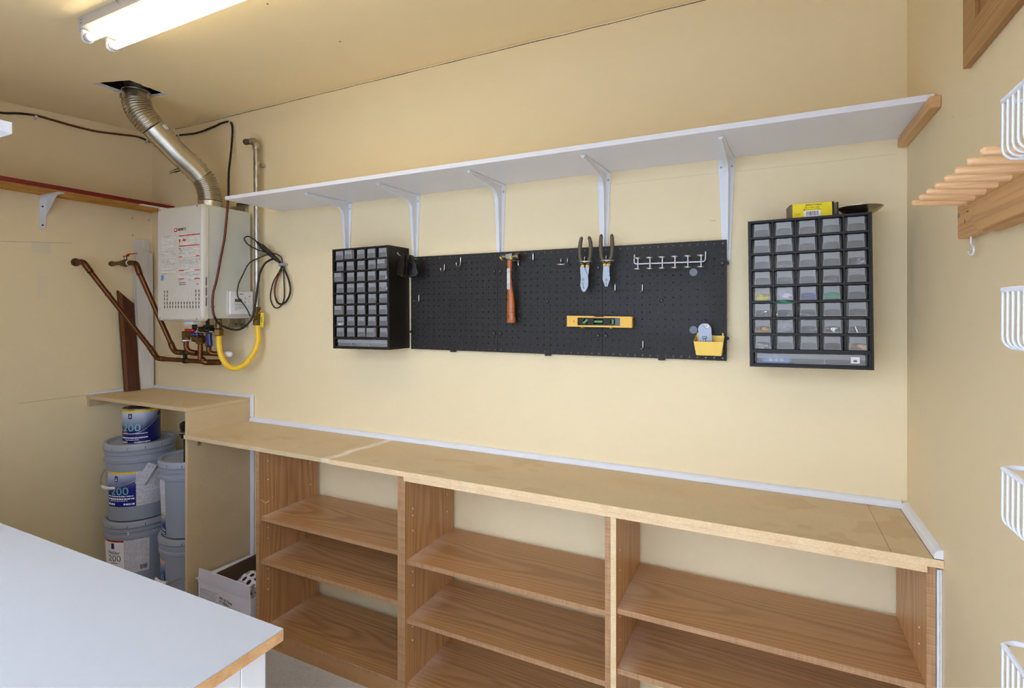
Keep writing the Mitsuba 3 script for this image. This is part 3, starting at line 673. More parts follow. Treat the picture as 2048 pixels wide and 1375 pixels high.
def band(w, h, taper, lo=.46, arch=.07):
    n = 10
    xs = np.linspace(taper * 1.9, w - taper * 1.9, n + 1)
    s = np.linspace(-1, 1, n + 1)
    top = h * (1.0 - .05 * (1 - s**2)); bot = h * (lo + arch * (1 - s**2))
    P = [(x, z) for x, z in zip(xs, bot)] + [(x, z) for x, z in zip(xs[::-1], top[::-1])]
    m = extr_xz(Polygon(P), -.0016, -.0002)
    return m
TRAY = mikit.ply(tray(dw, dh, .110, .0042), 'clear_plastic', False)
BAND = mikit.ply(band(dw, dh, .0042), 'frosted_plastic', False)
ribs = cat_([bx(x - .0006, x + .0006, -.0012, .0004, .001, dh - .001) for x in (.0075, dw - .0075)] + [bx(.005, dw - .005, -.0009, .0003, .0004, .0016)])
RIBS = mikit.ply(ribs, 'frosted_plastic', False)
bw, bh = RECTS[40][1] - RECTS[40][0] - .004, .0295
BTRAY = mikit.ply(tray(bw, bh, .118, .006), 'clear_plastic', False)
bb = [extr_xz(Polygon([(.006, bh * .52), (bw - .006, bh * .52), (bw - .008, bh), (.008, bh)]), -.0012, -.0002), bx(bw * .30, bw * .31, -.0016, .0002, .001, bh), bx(bw * .63, bw * .64, -.0016, .0002, .001, bh)]
s = np.linspace(-1, 1, 13)
bb.append(extr_xz(Polygon([(bw * .31 + bw * .32 * (q + 1) / 2, bh * (.5 + .16 * (1 - q * q))) for q in s] + [(bw * .63, bh * .98), (bw * .31, bh * .98)]), -.0022, -.0013))
BBAND = mikit.ply(cat_(bb), 'frosted_plastic', False)
def cabinet(lab, x, z, tilt, body, seed, rim):
    r = np.random.default_rng(seed)
    base = T().translate([x, -.1385, z]).rotate([0, 1, 0], tilt)
    t = thing('drawer_cabinet', lab, 'drawer cabinet', 'black drawer cabinets')
    obj('body', body, None, t, M=base)
    if rim: obj('rim', RIM, None, t, M=base)
    offs = []
    for i, (a, b, c, d) in enumerate(RECTS):
        big = i == 40
        pull = .004 + .005 * r.random() - (.012 if r.random() < .12 else 0)
        dx = (.0012 if not big else .002) + (r.random() - .5) * .0012
        M = base @ T().translate([a + dx, pull, c + .0008])
        k = obj('drawer', BTRAY if big else TRAY, None, t, M=M)
        obj('pull', BBAND if big else BAND, None, k, M=M)
        if not big: obj('ribs', RIBS, None, k, M=M)
        offs.append((M, b - a))
    return t, offs
LC, loff = cabinet('left black cabinet of forty clear drawers, beside the pegboard', -1.7075, 1.2475, -.6, BODY_BLACK, 3, False)
RC, roff = cabinet('right black cabinet of forty clear drawers, below the yellow nail box', -.0475, 1.2455, -.7, BODY, 4, True)

# what lies in the drawers
def screws(n, w, h, seed, ln=(.010, .022), r=.0016, piece='screw'):
    g = np.random.default_rng(seed); ms = []
    for i in range(n):
        l = g.uniform(*ln)
        if piece == 'screw':
            m = tube([(0, 0, 0), (0, 0, l), (0, 0, l), (0, 0, l + .0015)], [r * .5, r, r * 2.1, r * 1.9], 6)
        elif piece == 'nut':
            m = trimesh.creation.annulus(r * 1.2, r * 2.6, r * 1.6, sections=6)
        elif piece == 'plug': m = tube([(0, 0, 0), (0, 0, l * .3), (0, 0, l)], [r * 1.6, r * 2.4, r * 3.0], 7)
        elif piece == 'bit': m = hull(g.normal(size=(9, 3)) * r * 2.2)
        elif piece == 'strip': m = bx(-r * 2, r * 2, -.0004, .0004, 0, l)
        m.apply_translation([0, 0, -l / 2])
        m.apply_transform(trimesh.transformations.random_rotation_matrix(g.random(3)))
        x = g.uniform(.008, w - .008); y = g.uniform(.006, .05); z = .003 + (h - .003) * g.random() ** 1.6 * (1 - .3 * abs(x / w * 2 - 1))
        m.vertices[:, 2] *= .6
        m.apply_translation([x, y, z])
        m.vertices[:, 0] = np.clip(m.vertices[:, 0], .0045, w - .0045); m.vertices[:, 1] = np.clip(m.vertices[:, 1], .0025, .1); m.vertices[:, 2] = np.clip(m.vertices[:, 2], .0012, .0365)
        ms.append(m)
    return cat_(ms)
ORD = ['top', 'second', 'third', 'fourth', 'fifth', 'sixth', 'seventh', 'eighth']
COL = ['first', 'second', 'third', 'fourth', 'last']
def content(name, side, row, col, matname, what, catg, n=26, h=.016, piece='screw', r=.0016, ln=(.010, .022)):
    i = row * 5 + col
    M, w = (loff if side == 'left' else roff)[i]
    obj(name, screws(n, dw, h, 100 + i + (50 if side == 'left' else 0), ln, r, piece), matname, None, False,
        label=f'{what} in the {COL[col]} drawer of the {ORD[row]} row, {side} drawer cabinet', cat=catg, kind='stuff', M=M)
for a in [(0, 0, 'steel', 'a few small grey screws', 12, .010), (0, 3, 'content_white', 'white plastic bits', 10, .018), (2, 1, 'clear_tie', 'pale plastic bits', 14, .014), (2, 4, 'content_white', 'white bits', 14, .015),
          (3, 1, 'dark_steel', 'thin dark screws', 26, .010), (3, 2, 'steel', 'thin bright screws', 20, .009), (3, 3, 'steel', 'few small screws', 12, .009), (4, 4, 'steel', 'loose bright screws', 22, .015)]:
    content('screw_pile' if 'screw' in a[3] else 'small_part_pile', 'right', a[0], a[1], a[2], a[3], 'screws' if 'screw' in a[3] else 'small parts', a[4], a[5], 'screw' if 'screw' in a[3] else 'bit', .0014)
content('small_part_pile', 'right', 0, 2, 'content_copper', 'pale copper-coloured parts', 'small parts', 20, .018, 'bit', .0026)
content('small_part_pile', 'right', 1, 2, 'content_copper', 'pinkish copper parts', 'small parts', 22, .016, 'strip', .002)
content('wire_connector_pile', 'right', 4, 0, 'content_yellow', 'bright yellow plastic connectors', 'connectors', 74, .036, 'plug', .0018, (.014, .020))
content('anchor_pile', 'right', 4, 1, 'content_white', 'white plastic anchors heaped to the rim', 'anchors', 84, .038, 'plug', .0017, (.014, .024))
content('anchor_pile', 'right', 4, 2, 'content_blue', 'dark blue plastic anchors', 'anchors', 70, .034, 'plug', .0019, (.016, .024))
content('anchor_pile', 'right', 4, 3, 'content_green', 'green plastic anchors', 'anchors', 52, .022, 'plug', .0020, (.018, .028))
content('screw_pile', 'right', 5, 0, 'steel', 'bright shiny screws', 'screws', 34, .022)
content('screw_pile', 'right', 5, 1, 'steel', 'silver screws under a folded green card', 'screws', 28, .015)
content('nail_pile', 'right', 5, 2, 'chrome', 'long bright nails', 'nails', 16, .012, 'screw', .0013, (.028, .036))
content('small_part_pile', 'right', 6, 0, 'yellow_plastic', 'yellow and cream plastic bits', 'small parts', 22, .016, 'bit', .0026)
content('small_part_pile', 'right', 6, 1, 'content_white', 'white labelled packets', 'small parts', 40, .032, 'strip', .0024)
content('screw_pile', 'right', 6, 2, 'steel', 'long grey bolts', 'screws', 14, .013, 'screw', .0024, (.026, .034))
content('nut_pile', 'right', 6, 3, 'chrome', 'shiny steel nuts', 'nuts', 34, .016, 'nut', .0022)
content('screw_pile', 'right', 6, 4, 'chrome', 'thick shiny bolts', 'screws', 12, .015, 'screw', .0026, (.024, .032))
content('small_part_pile', 'right', 7, 0, 'clear_tie', 'cream-coloured bits', 'small parts', 24, .014, 'bit', .0024)
content('screw_pile', 'right', 7, 3, 'brass', 'brass screws', 'screws', 18, .012)
content('dowel_pin_pile', 'right', 7, 4, 'tan_wood', 'short wooden dowel pins', 'dowel pins', 20, .016, 'plug', .0026, (.012, .016))
content('screw_pile', 'left', 1, 1, 'chrome', 'small bright screws', 'screws', 20, .012)
content('screw_pile', 'left', 2, 0, 'steel', 'dull silver screws', 'screws', 22, .012)
content('nut_pile', 'left', 2, 4, 'chrome', 'bright steel washers and nuts', 'nuts', 40, .022, 'nut', .0021)
content('nut_pile', 'left', 3, 4, 'chrome', 'many bright steel nuts', 'nuts', 46, .026, 'nut', .0021)
content('screw_pile', 'left', 3, 3, 'steel', 'long silver screws', 'screws', 14, .010, 'screw', .0016, (.024, .03))
content('screw_pile', 'left', 5, 2, 'chrome', 'shiny silver bolts', 'screws', 26, .020)
content('screw_pile', 'left', 5, 3, 'steel', 'mixed silver bolts', 'screws', 26, .018)
content('screw_pile', 'left', 5, 0, 'steel', 'grey bolts', 'screws', 16, .012)
content('screw_pile', 'left', 5, 1, 'steel', 'thin grey screws', 'screws', 16, .010)
content('small_part_pile', 'left', 6, 0, 'content_white', 'white round bits', 'small parts', 6, .010, 'bit', .003)
content('screw_pile', 'left', 7, 3, 'chrome', 'few shiny screws', 'screws', 10, .010)
# large bottom drawer of the right cabinet: a blue-grey box and a clear clip, the folded green card above a drawer
M = roff[40][0]
t = thing('flat_case', 'blue-grey flat plastic case in the left of the right cabinet\'s bottom drawer', 'case')
obj('body', bx(.022, .098, .004, .090, .002, .026, .002), 'ink_blue', t, M=M)
for i in range(3): obj('ridge', bx(.04 + .015 * i, .046 + .015 * i, .003, .004, .006, .022), 'sticker', t, False, M=M)
t = thing('drawer_clip', 'whitish clip hooked on the right front of the right cabinet\'s bottom drawer', 'clip')
obj('tab', extr_xz(sbox(0, 0, .021, .018).difference(sbox(.006, .004, .015, .010)), -.005, -.0025), 'clear_tie', t, False, M=M @ T().translate([.243, 0, .006]))
m = mesh_of([sheet_quad((0, 0, 0), (dw, 0, .001), (dw * .9, .03, .012), (.006, .02, .012))])
g = np.linspace(0, 1, 9)
V = [(x * dw, -.004 - .006 * math.sin(x * math.pi) * k, .039 + .008 * math.sin(min(1, x * 1.6) * math.pi * .8) * k) for k in (0, 1) for x in g]
F = [[i, i + 1, i + 10] for i in range(8)] + [[i, i + 10, i + 9] for i in range(8)]
mm = trimesh.Trimesh(np.array(V), np.array(F), process=False); m2 = mm.copy(); m2.vertices[:, 1] += .0006
obj('folded_card', cat_([mm, m2]), 'content_green', None, True, label='folded green card sticking out above a sixth-row drawer of the right cabinet', cat='card', M=roff[26][0])

# nail box and dish on the right cabinet
NB = T().translate([.062, -.112, 1.6835]).rotate([0, 0, 1], 9).rotate([0, 1, 0], -1.2)
t = thing('nail_box', 'yellow cardboard nail box lying on top of the right drawer cabinet', 'box')
obj('carton', bx(.004, .108, 0, .062, 0, .040, .001), 'nail_box_yellow', t, M=NB)
obj('left_end', cat_([bx(0, .0038, .0005, .0615, .0005, .0395), bx(.0, .004, -.0004, .001, .0005, .0395)]), 'nail_box_grey', t, False, M=NB)
obj('right_end', bx(.1082, .124, .004, .058, .002, .038, .003), 'nail_box_grey', t, M=NB)
obj('end_band', cat_([bx(.1082, .112, -.0004, .006, 0, .041), bx(.1205, .1245, .004, .010, .001, .039)]), 'ink_black', t, False, M=NB)
obj('barcode_patch', bx(.034, .078, -.0006, .0, .0015, .0185), 'ink_white', t, False, M=NB)
g = np.random.default_rng(5); x = .041; bars = []
while x < .072:
    w = g.choice([.0006, .0012, .0018]); bars.append(bx(x, x + w, -.0010, -.0006, .004, .0165)); x += w + g.choice([.0006, .0012])
obj('barcode', cat_(bars), 'ink_grey', t, False, M=NB)
obj('lettering', cat_([text_front('BRIGHT DUPLEX', .0038, .0385, -.0001, .0330, .0004, True), text_front('8d  2-1/4"  5 LB', .0034, .0375, -.0001, .0255, .0004, True), text_front('N', .0042, .033, -.0001, .0195, .0004, True),
                       bx(.0375, .080, -.0005, -.0001, .0212, .0220), text_front('NET WEIGHT', .0018, .010, -.0001, .010, .0003), text_front('5 LB 2.3 kg', .0018, .010, -.0001, .006, .0003)]), 'ink_black', t, False, M=NB)
t = thing('metal_dish', 'shallow dark metal dish on the right end of the right drawer cabinet', 'dish')
obj('bowl', lathe([(0, .004), (.020, .004), (.021, 0), (.025, 0), (.026, .004), (.042, .011), (.053, .0215), (.0555, .0235), (.0555, .0247), (.0525, .024), (.041, .0135), (.026, .0065), (0, .006)], 48, (.2375, -.078, 1.6815)), 'dish_metal', t, 40)
obj('foot_hub', lathe([(0, 0), (.010, 0), (.011, .004), (0, .0042)], 20, (.2375, -.078, 1.6815)), 'steel', t)

# ------------------------------------------------------------------ paint buckets
def polar(c, R, a, z): return (c[0] + R * math.cos(a), c[1] + R * math.sin(a), z)
def toward_camera(c): return math.atan2(CAM[1] - c[1], CAM[0] - c[0])
def patch(c, Rf, a0, a1, z0, z1, off=.0008, n=14, slant=0.0):
    V, F = [], []
    for k in range(n + 1):
        a = a0 + (a1 - a0) * k / n
        for z in (z0, z1): V.append(polar(c, Rf(z) + off, a, z))
    for k in range(n): F += [[2 * k, 2 * k + 2, 2 * k + 3], [2 * k, 2 * k + 3, 2 * k + 1]]
    return trimesh.Trimesh(np.array(V), np.array(F), process=False)
def text_round(s, h, c, Rf, a0, z0, off=.0011, bold=False, slant=0.0):
    m = meshkit.text_mesh(s, h, .0004, bold)
    v = m.vertices
    z = z0 + v[:, 1]
    R = np.array([Rf(q) for q in z])
    a = a0 + (v[:, 0] + slant * v[:, 1]) / R
    r = R + off + v[:, 2]
    return trimesh.Trimesh(np.stack([c[0] + r * np.cos(a), c[1] + r * np.sin(a), z], 1), m.faces, process=False)
def gradient_patch(c, Rf, a0, a1, z0, z1, top, bottom, split=.35):
    V, F, Cc = [], [], []
    n, mz = 14, 10
    for k in range(n + 1):
        for j in range(mz + 1):
            t_ = j / mz; z = z0 + (z1 - z0) * t_
            V.append(polar(c, Rf(z) + .0008, a0 + (a1 - a0) * k / n, z))
            s_ = min(1, max(0, (t_ - split) / (1 - split) - .25 * k / n)); s_ = s_ * s_ * (3 - 2 * s_)
            Cc.append([p * s_ + q * (1 - s_) for p, q in zip(top, bottom)])
    for k in range(n):
        for j in range(mz):
            a = k * (mz + 1) + j; b = a + mz + 1
            F += [[a, b, b + 1], [a, b + 1, a + 1]]
    return trimesh.Trimesh(np.array(V), np.array(F), process=False), np.array(Cc)
def streaks(c, Rf, a0, a1, zs, hgt, seed, off=.0012):
    g = np.random.default_rng(seed); ms = []
    for z in zs:
        a = a0
        while a < a1 - .03:
            w = g.uniform(.02, .09); ms.append(patch(c, Rf, a, min(a + w, a1), z, z + hgt, off, 2)); a += w + g.uniform(.008, .02)
    return cat_(ms)
BLUE, PALE = srgb(18, 30, 122), srgb(190, 200, 226)
def bucket(lab, c, z0, H, blue=None, white=None, red=None, RB=.140, RL=.160, grip_deg=None, ear_deg=0):
    t = thing('paint_bucket', lab, 'bucket', 'grey paint buckets')
    k = RL / .160
    Rf = lambda z: RB + (.0105 * k) * min(1, max(0, (z - z0) / (H * .75)))
    R1 = RB + .0105 * k
    pf = [(0, 0), (RB - .004, 0), (RB, .004)] + [(R1, H * .75), (R1 + .0055, H * .76), (R1 + .006, H * .80), (R1 + .001, H * .815), (R1 + .0015, H * .85), (R1 + .006, H * .86), (R1 + .006, H * .895), (R1 + .001, H * .905), (R1 + .001, H * .93)]
    obj('pail', lathe(pf, 56, (c[0], c[1], z0)), 'bucket_plastic', t, 35)
    lf = [(R1 - .002, H * .915), (RL - .003, H * .915), (RL, H * .925), (RL, H * .975), (RL - .004, H), (RL - .016, H), (RL - .021, H - .012), (0, H - .012)]
    obj('lid', lathe(lf, 56, (c[0], c[1], z0)), 'bucket_lid', t, 35)
    A = toward_camera(c)
    d2r = math.radians
    for i in range(7):
        a = A + d2r(-75 + 27 * i)
        obj('lid_notch', cat_([patch(c, lambda z: RL, a, a + .012, z0 + H * .93, z0 + H * .965, .0006, 2)]), 'ink_black', t, False)
    if blue:
        a0, a1, zb, zt = A + d2r(blue[0]), A + d2r(blue[1]), blue[2], blue[3]
        hgt = zt - zb
        m, col = gradient_patch(c, Rf, a0, a1, zb, zt, PALE, BLUE)
        lb = obj('front_label', m, 'vertex_print', t, color=col, label='blue front label')
        obj('yellow_stripe', patch(c, Rf, a0, a1, zt - hgt * .06, zt, .0011), 'label_yellow', lb, False)
        ac = a0 + (a1 - a0) * .40
        obj('crest', patch(c, Rf, ac - .055, ac + .055, zt - hgt * .27, zt - hgt * .11, .0012, 4), 'ink_navy', lb, False)
        obj('crest_mark', cat_([patch(c, Rf, ac - .012, ac + .012, zt - hgt * .19, zt - hgt * .15, .0016, 2), patch(c, Rf, ac - .028, ac + .028, zt - hgt * .24, zt - hgt * .205, .0016, 2)]), 'ink_white', lb, False)
        obj('lettering', cat_([text_round('ProMar', hgt * .075, c, Rf, a0 + (a1 - a0) * .22, zb + hgt * .59, slant=.2), text_round('200', hgt * .20, c, Rf, a0 + (a1 - a0) * .16, zb + hgt * .355, bold=True)]), 'ink_cyan', lb, False)
        obj('small_print', cat_([streaks(c, Rf, a0 + .03, a1 - .05, [zb + hgt * .29], hgt * .03, 3), streaks(c, Rf, a0 + .03, a1 - .03, [zb + hgt * .21], hgt * .04, 4), streaks(c, Rf, a0 + .1, a1 - .25, [zb + hgt * .165], hgt * .02, 5), streaks(c, Rf, a0 + .02, a0 + .35, [zb + hgt * .05], hgt * .055, 6), streaks(c, Rf, a1 - .38, a1 - .04, [zb + hgt * .05], hgt * .05, 7)]), 'ink_white', lb, False)
    if red:
        a0, a1, zb, zt = A + d2r(red[0]), A + d2r(red[1]), red[2], red[3]
        hgt = zt - zb
        lb = obj('front_label', patch(c, Rf, a0, a1, zb, zt), 'ink_white', t, False, label='white front label with a red stripe')
        obj('red_stripe', patch(c, Rf, a0, a1, zt - hgt * .055, zt, .0011), 'ink_red', lb, False)
        ac = a0 + (a1 - a0) * .60
        obj('crest', patch(c, Rf, ac - .06, ac + .06, zt - hgt * .26, zt - hgt * .09, .0012, 4), 'ink_navy', lb, False)
        obj('lettering', cat_([text_round('ProMar', hgt * .09, c, Rf, a0 + (a1 - a0) * .36, zb + hgt * .58, slant=.35), text_round('200', hgt * .17, c, Rf, a0 + (a1 - a0) * .38, zb + hgt * .37)]), 'ink_black', lb, False)
        obj('small_print', cat_([streaks(c, Rf, a0 + .3, a1 - .05, [zb + hgt * .05], hgt * .025, 3), streaks(c, Rf, a0 + .5, a1 - .2, [zb + hgt * .16, zb + hgt * .3], hgt * .02, 4)]), 'ink_black', lb, False)
    if white:
        a0, a1, zb, zt = A + d2r(white[0]), A + d2r(white[1]), white[2], white[3]
        sb = obj('text_label', patch(c, Rf, a0, a1, zb, zt, .0009), 'bucket_print', t, False, label='pale label of fine print')
        if white[1] > 5:
            x = a1 - .26; ms = []
            g = np.random.default_rng(8)
            while x < a1 - .06:
                w = g.choice([.006, .012, .016]); ms.append(patch(c, Rf, x, x + w, zb + .012, zb + .034, .0014, 2)); x += w + .008
            obj('barcode', cat_(ms), 'ink_black', sb, False)
        else:
            obj('pictograms', cat_([patch(c, Rf, a0 + .05, a0 + .22, zb + (zt - zb) * q, zb + (zt - zb) * (q + .07), .0013, 3) for q in (.12, .32, .52, .72)]), 'ink_grey', sb, False)
    if grip_deg is not None:
        e1 = A + d2r(ear_deg)
        gz, ez = grip_deg
        o = e1 - math.pi / 2
        zc = z0 + H * .78
        tt = np.linspace(0, math.pi, 25)
        P = [(c[0] + (R1 + .009) * math.cos(q) * math.cos(e1) + (R1 + .022) * math.sin(q) * math.cos(o), c[1] + (R1 + .009) * math.cos(q) * math.sin(e1) + (R1 + .022) * math.sin(q) * math.sin(o), zc + (gz - zc) * math.sin(q) ** .8) for q in tt]
        hd = obj('bail', tube(P, .0017, 6), 'galvanized', t, True, label='wire bail')
        obj('grip', tube(P[10:15], .0075, 12), 'white_paint', hd, True)
        for s_ in (0, math.pi): obj('ear', rod(polar(c, R1 - .002, e1 + s_, zc), polar(c, R1 + .012, e1 + s_, zc), .010, 12), 'bucket_plastic', t)
    return t, Rf, A
cL, cRr = (-2.98, -.222), (-2.592, -.178)
t1, Rf1, A1 = bucket('grey paint bucket with red-striped white label, at the bottom of the left stack', cL, 0, .352, red=(-84, -28, .095, .262), white=(-28, 14, .095, .262))
obj('chalk_mark', cat_([text_round('V', .022, cL, Rf1, A1 + math.radians(19), .270, .0012), text_round('1', .015, cL, lambda z: Rf1(z) + .006, A1 + math.radians(-22), .292, .0012, True)]), 'ink_white', t1, False)
t2, Rf2, A2 = bucket('grey paint bucket with blue and white label, directly under the blue paint can', cL, .3525, .388, blue=(-66, -8, .428, .603), white=(-8, 62, .428, .603), grip_deg=(.530, 0), ear_deg=38)
# paper tag on the bail
a = A2 + math.radians(8); q = np.array(polar(cL, .1545, a, .592)); tx = np.array([-math.sin(a), math.cos(a), 0]); up = np.array([0, 0, 1.0]); nn = np.array([math.cos(a), math.sin(a), 0])
def tagpt(u, v): cu, su = math.cos(-.55), math.sin(-.55); return q + tx * (u * cu - v * su) + up * (u * su + v * cu) + nn * (.006 + abs(v) * .12)
V = [tagpt(-.022, -.058), tagpt(.022, -.058), tagpt(.022, .05), tagpt(-.022, .05)]
mtag = trimesh.Trimesh(np.array(V + [p - nn * .0006 for p in V]), np.array([[0, 1, 2], [0, 2, 3], [6, 5, 4], [7, 6, 4]]), process=False)
t = thing('paper_tag', 'creased paper tag tucked behind the bail of the upper left bucket', 'tag')
obj('sheet', mtag, 'bucket_print', t, False)
bucket('grey paint bucket at the bottom of the right stack, with a white-gripped wire bail', cRr, 0, .322, blue=(-104, -58, .055, .215), grip_deg=(.125, 0), ear_deg=32)
bucket('grey paint bucket on top of the right stack, with a strip of white pictogram label', cRr, .3225, .368, white=(-104, -58, .43, .625), blue=(-104, -60, .335, .425))
# gallon can
t = thing('paint_can', 'blue gallon paint can standing on the upper left bucket', 'paint can')
cC, zc0, hc, rc = (-2.955, -.232), .7290, .182, .0815
obj('can', lathe([(0, .002), (rc - .004, .002), (rc, 0), (rc + .0012, .002), (rc, .005), (rc, hc - .006), (rc + .0014, hc - .003), (rc, hc), (rc - .006, hc), (rc - .008, hc - .007), (rc - .014, hc - .007), (rc - .016, hc - .003), (rc - .020, hc - .007), (0, hc - .007)], 56, (cC[0], cC[1], zc0)), 'steel', t, 35)
obj('lid', lathe([(0, hc - .0066), (rc - .021, hc - .0066), (rc - .021, hc - .0058), (0, hc - .0058)], 40, (cC[0], cC[1], zc0)), 'dark_wood', t, label='brown paint-smeared lid')
Rc = lambda z: rc; Ac = toward_camera(cC); d2 = math.radians
a0, a1, zb, zt = Ac + d2(-95), Ac + d2(95), zc0 + .008, zc0 + hc - .008
V, F, Cc = [], [], []
for i in range(29):
    for j in range(11):
        q = j / 10; aa = a0 + (a1 - a0) * i / 28
        V.append(polar(cC, rc + .0006, aa, zb + (zt - zb) * q))
        s_ = min(1, max(0, (q - .42) / .5 - .9 * smax)) if (smax := max(0, (i - 15) / 13)) is not None else 0
        Cc.append([p * s_ + w * (1 - s_) for p, w in zip(srgb(186, 196, 214), srgb(14, 20, 92))])
for i in range(28):
    for j in range(10):
        b = i * 11 + j; F += [[b, b + 11, b + 12], [b, b + 12, b + 1]]
lb = obj('wrap_label', trimesh.Trimesh(np.array(V), np.array(F), process=False), 'vertex_print', t, color=np.array(Cc), label='blue wrap-around label')
obj('yellow_stripe', patch(cC, Rc, a0, a1, zt - .010, zt, .0010, 24), 'label_yellow', lb, False)
am = Ac + d2(-36)
obj('crest', patch(cC, Rc, am - .11, am + .11, zt - .042, zt - .016, .0011, 5), 'ink_navy', lb, False)
obj('crest_mark', cat_([patch(cC, Rc, am - .022, am + .022, zt - .026, zt - .020, .0014, 2), patch(cC, Rc, am - .05, am + .05, zt - .034, zt - .029, .0014, 2)]), 'ink_white', lb, False)
obj('lettering', cat_([text_round('ProMar', .0125, cC, Rc, Ac + d2(-62), zb + .100, slant=.2), text_round('200', .034, cC, Rc, Ac + d2(-66), zb + .062, bold=True)]), 'ink_cyan', lb, False)
obj('small_print', cat_([streaks(cC, Rc, Ac - 1.25, Ac + .35, [zb + .046], .004, 2, .001), streaks(cC, Rc, Ac - 1.3, Ac + .35, [zb + .024], .006, 3, .001), streaks(cC, Rc, Ac - 1.0, Ac - .1, [zb + .015], .003, 4, .001), streaks(cC, Rc, Ac - 1.3, Ac - .8, [zb + .002], .006, 5, .001), streaks(cC, Rc, Ac - .4, Ac + .45, [zb + .002], .005, 6, .001)]), 'ink_white', lb, False)
eA = Ac + d2(62)
tt = np.linspace(0, math.pi, 21); o = eA - math.pi / 2
obj('bail', tube([(cC[0] + (rc + .004) * math.cos(q) * math.cos(eA) + (rc + .006) * math.sin(q) * math.cos(o), cC[1] + (rc + .004) * math.cos(q) * math.sin(eA) + (rc + .006) * math.sin(q) * math.sin(o), zc0 + hc * .80 - .088 * math.sin(q)) for q in tt], .0012, 6), 'wire_white', t, True, label='wire bail')
for s_ in (0, math.pi): obj('ear', rod(polar(cC, rc, eA + s_, zc0 + hc * .80), polar(cC, rc + .005, eA + s_, zc0 + hc * .80), .010, 14), 'knob_black', t)
t = thing('dark_bottle', 'small black lobed object on the right bucket, peeking out behind the divider', 'bottle')
obj('body', lathe([(0, 0), (.016, 0), (.018, .004), (.018, .10), (.020, .118), (.034, .13), (.036, .145), (.030, .158), (.034, .172), (.035, .19), (.026, .20), (0, .202)], 24, (-2.512, -.268, .679)), 'knob_black', t, 40)
obj('rim', lathe([(.0345, .148), (.0368, .150), (.0345, .153)], 24, (-2.512, -.268, .679)), 'steel', t)

# white carton with a plastic mesh in it
t = thing('cardboard_box', 'open white cardboard box on the floor between the divider and the left bookcase', 'box')
bx0, bx1, by0, by1, bz = -2.335, -1.985, -.332, -.03, .178
obj('front_wall', bx(bx0, bx1, by0, by0 + .004, .002, bz), 'white_cardboard', t, False)
obj('inner_wall', cat_([bx(bx0, bx1, by1 - .004, by1, .002, bz), bx(bx0, bx0 + .004, by0 + .004, by1 - .004, .002, bz), bx(bx0 + .0041, bx1 - .0041, by0 + .0042, by1 - .0042, .0, .004)]), 'brown_cardboard', t, False)
obj('right_wall', bx(bx1 - .004, bx1, by0 + .0042, by1 - .0042, .002, bz), 'white_cardboard', t, False)
def flap(P, th=.003):
    P = [np.array(p, float) for p in P]
    n = np.cross(P[1] - P[0], P[3] - P[0]); n = n / np.linalg.norm(n) * th
    V = P + [p + n for p in P]
    return trimesh.Trimesh(np.array(V), np.array([[0, 1, 2], [0, 2, 3], [6, 5, 4], [7, 6, 4], [0, 4, 5], [0, 5, 1], [1, 5, 6], [1, 6, 2], [2, 6, 7], [2, 7, 3], [3, 7, 4], [3, 4, 0]]), process=False)
xm = -2.185
obj('front_flap', cat_([flap([(bx0, by0, bz), (xm, by0, bz + .002), (xm - .004, by0 - .014, bz + .074), (bx0 + .018, by0 - .006, bz + .070)]), flap([(xm, by0, bz + .002), (bx1, by0, bz), (bx1 + .010, by0 - .010, bz + .066), (xm - .004, by0 - .014, bz + .074)])]), 'white_cardboard', t, False)
obj('left_flap', flap([(bx0, by0 + .02, bz - .006), (bx0, by1, bz - .006), (-2.392, by1, bz - .022), (-2.392, by0 + .02, bz - .010)]), 'white_cardboard', t, False)
g = np.random.default_rng(11); ms = [text_front('852 N 7006', .0105, bx0 + .146, by0 - .0003, .134, .0004, True), text_front('31 FB0044', .0095, bx0 + .146, by0 - .0003, .119, .0004, True)]
obj('lettering', rot(cat_(ms), 7, [0, 1, 0], [bx0 + .146, by0, .134]), 'ink_black', t, False)
ms = []
for z in (.150, .142, .134, .126, .118, .110):
    x = bx0 + .012
    while x < bx0 + .12: w = g.uniform(.004, .02); ms.append(bx(x, x + w, by0 - .0006, by0 - .0001, z, z + .002)); x += w + .004
for x, z in ((bx0 + .235, .1), (bx0 + .232, .092), (bx0 + .24, .084)): ms.append(bx(x, x + .05, by0 - .0006, by0 - .0001, z, z + .0025))
obj('small_print', cat_(ms), 'ink_grey', t, False)
lat = unary_union([sbox(0, 0, .20, .13)])
for i in range(7):
    for j in range(6): lat = lat.difference(Point(.016 + .028 * i + (.014 if j % 2 else 0), .013 + .021 * j).buffer(.0085, 5))
m = extr(lat, .003)
m = m.subdivide()
v = m.vertices
m.vertices = np.stack([-2.20 + v[:, 0], -.25 + v[:, 1] * 1.4, .168 + .03 * np.sin(v[:, 0] * 28 + 1) + .022 * np.sin(v[:, 1] * 40) + v[:, 2] + .35 * (v[:, 0] - .1)], 1)
m.vertices[:, 2] = np.clip(m.vertices[:, 2], .02, .25); m.vertices[:, 0] = np.clip(m.vertices[:, 0], bx0 + .006, bx1 - .006)
m2 = m.copy(); m2.vertices[:, 2] = m2.vertices[:, 2] * .8 - .022; m2.vertices[:, 0] += .006
m2.vertices[:, 2] = np.clip(m2.vertices[:, 2], .01, .2); m2.vertices[:, 0] = np.clip(m2.vertices[:, 0], bx0 + .006, bx1 - .006)
obj('plastic_mesh', cat_([m, m2]), 'coat_white', None, False, label='crumpled white plastic mesh lying in the white cardboard box', cat='plastic mesh')

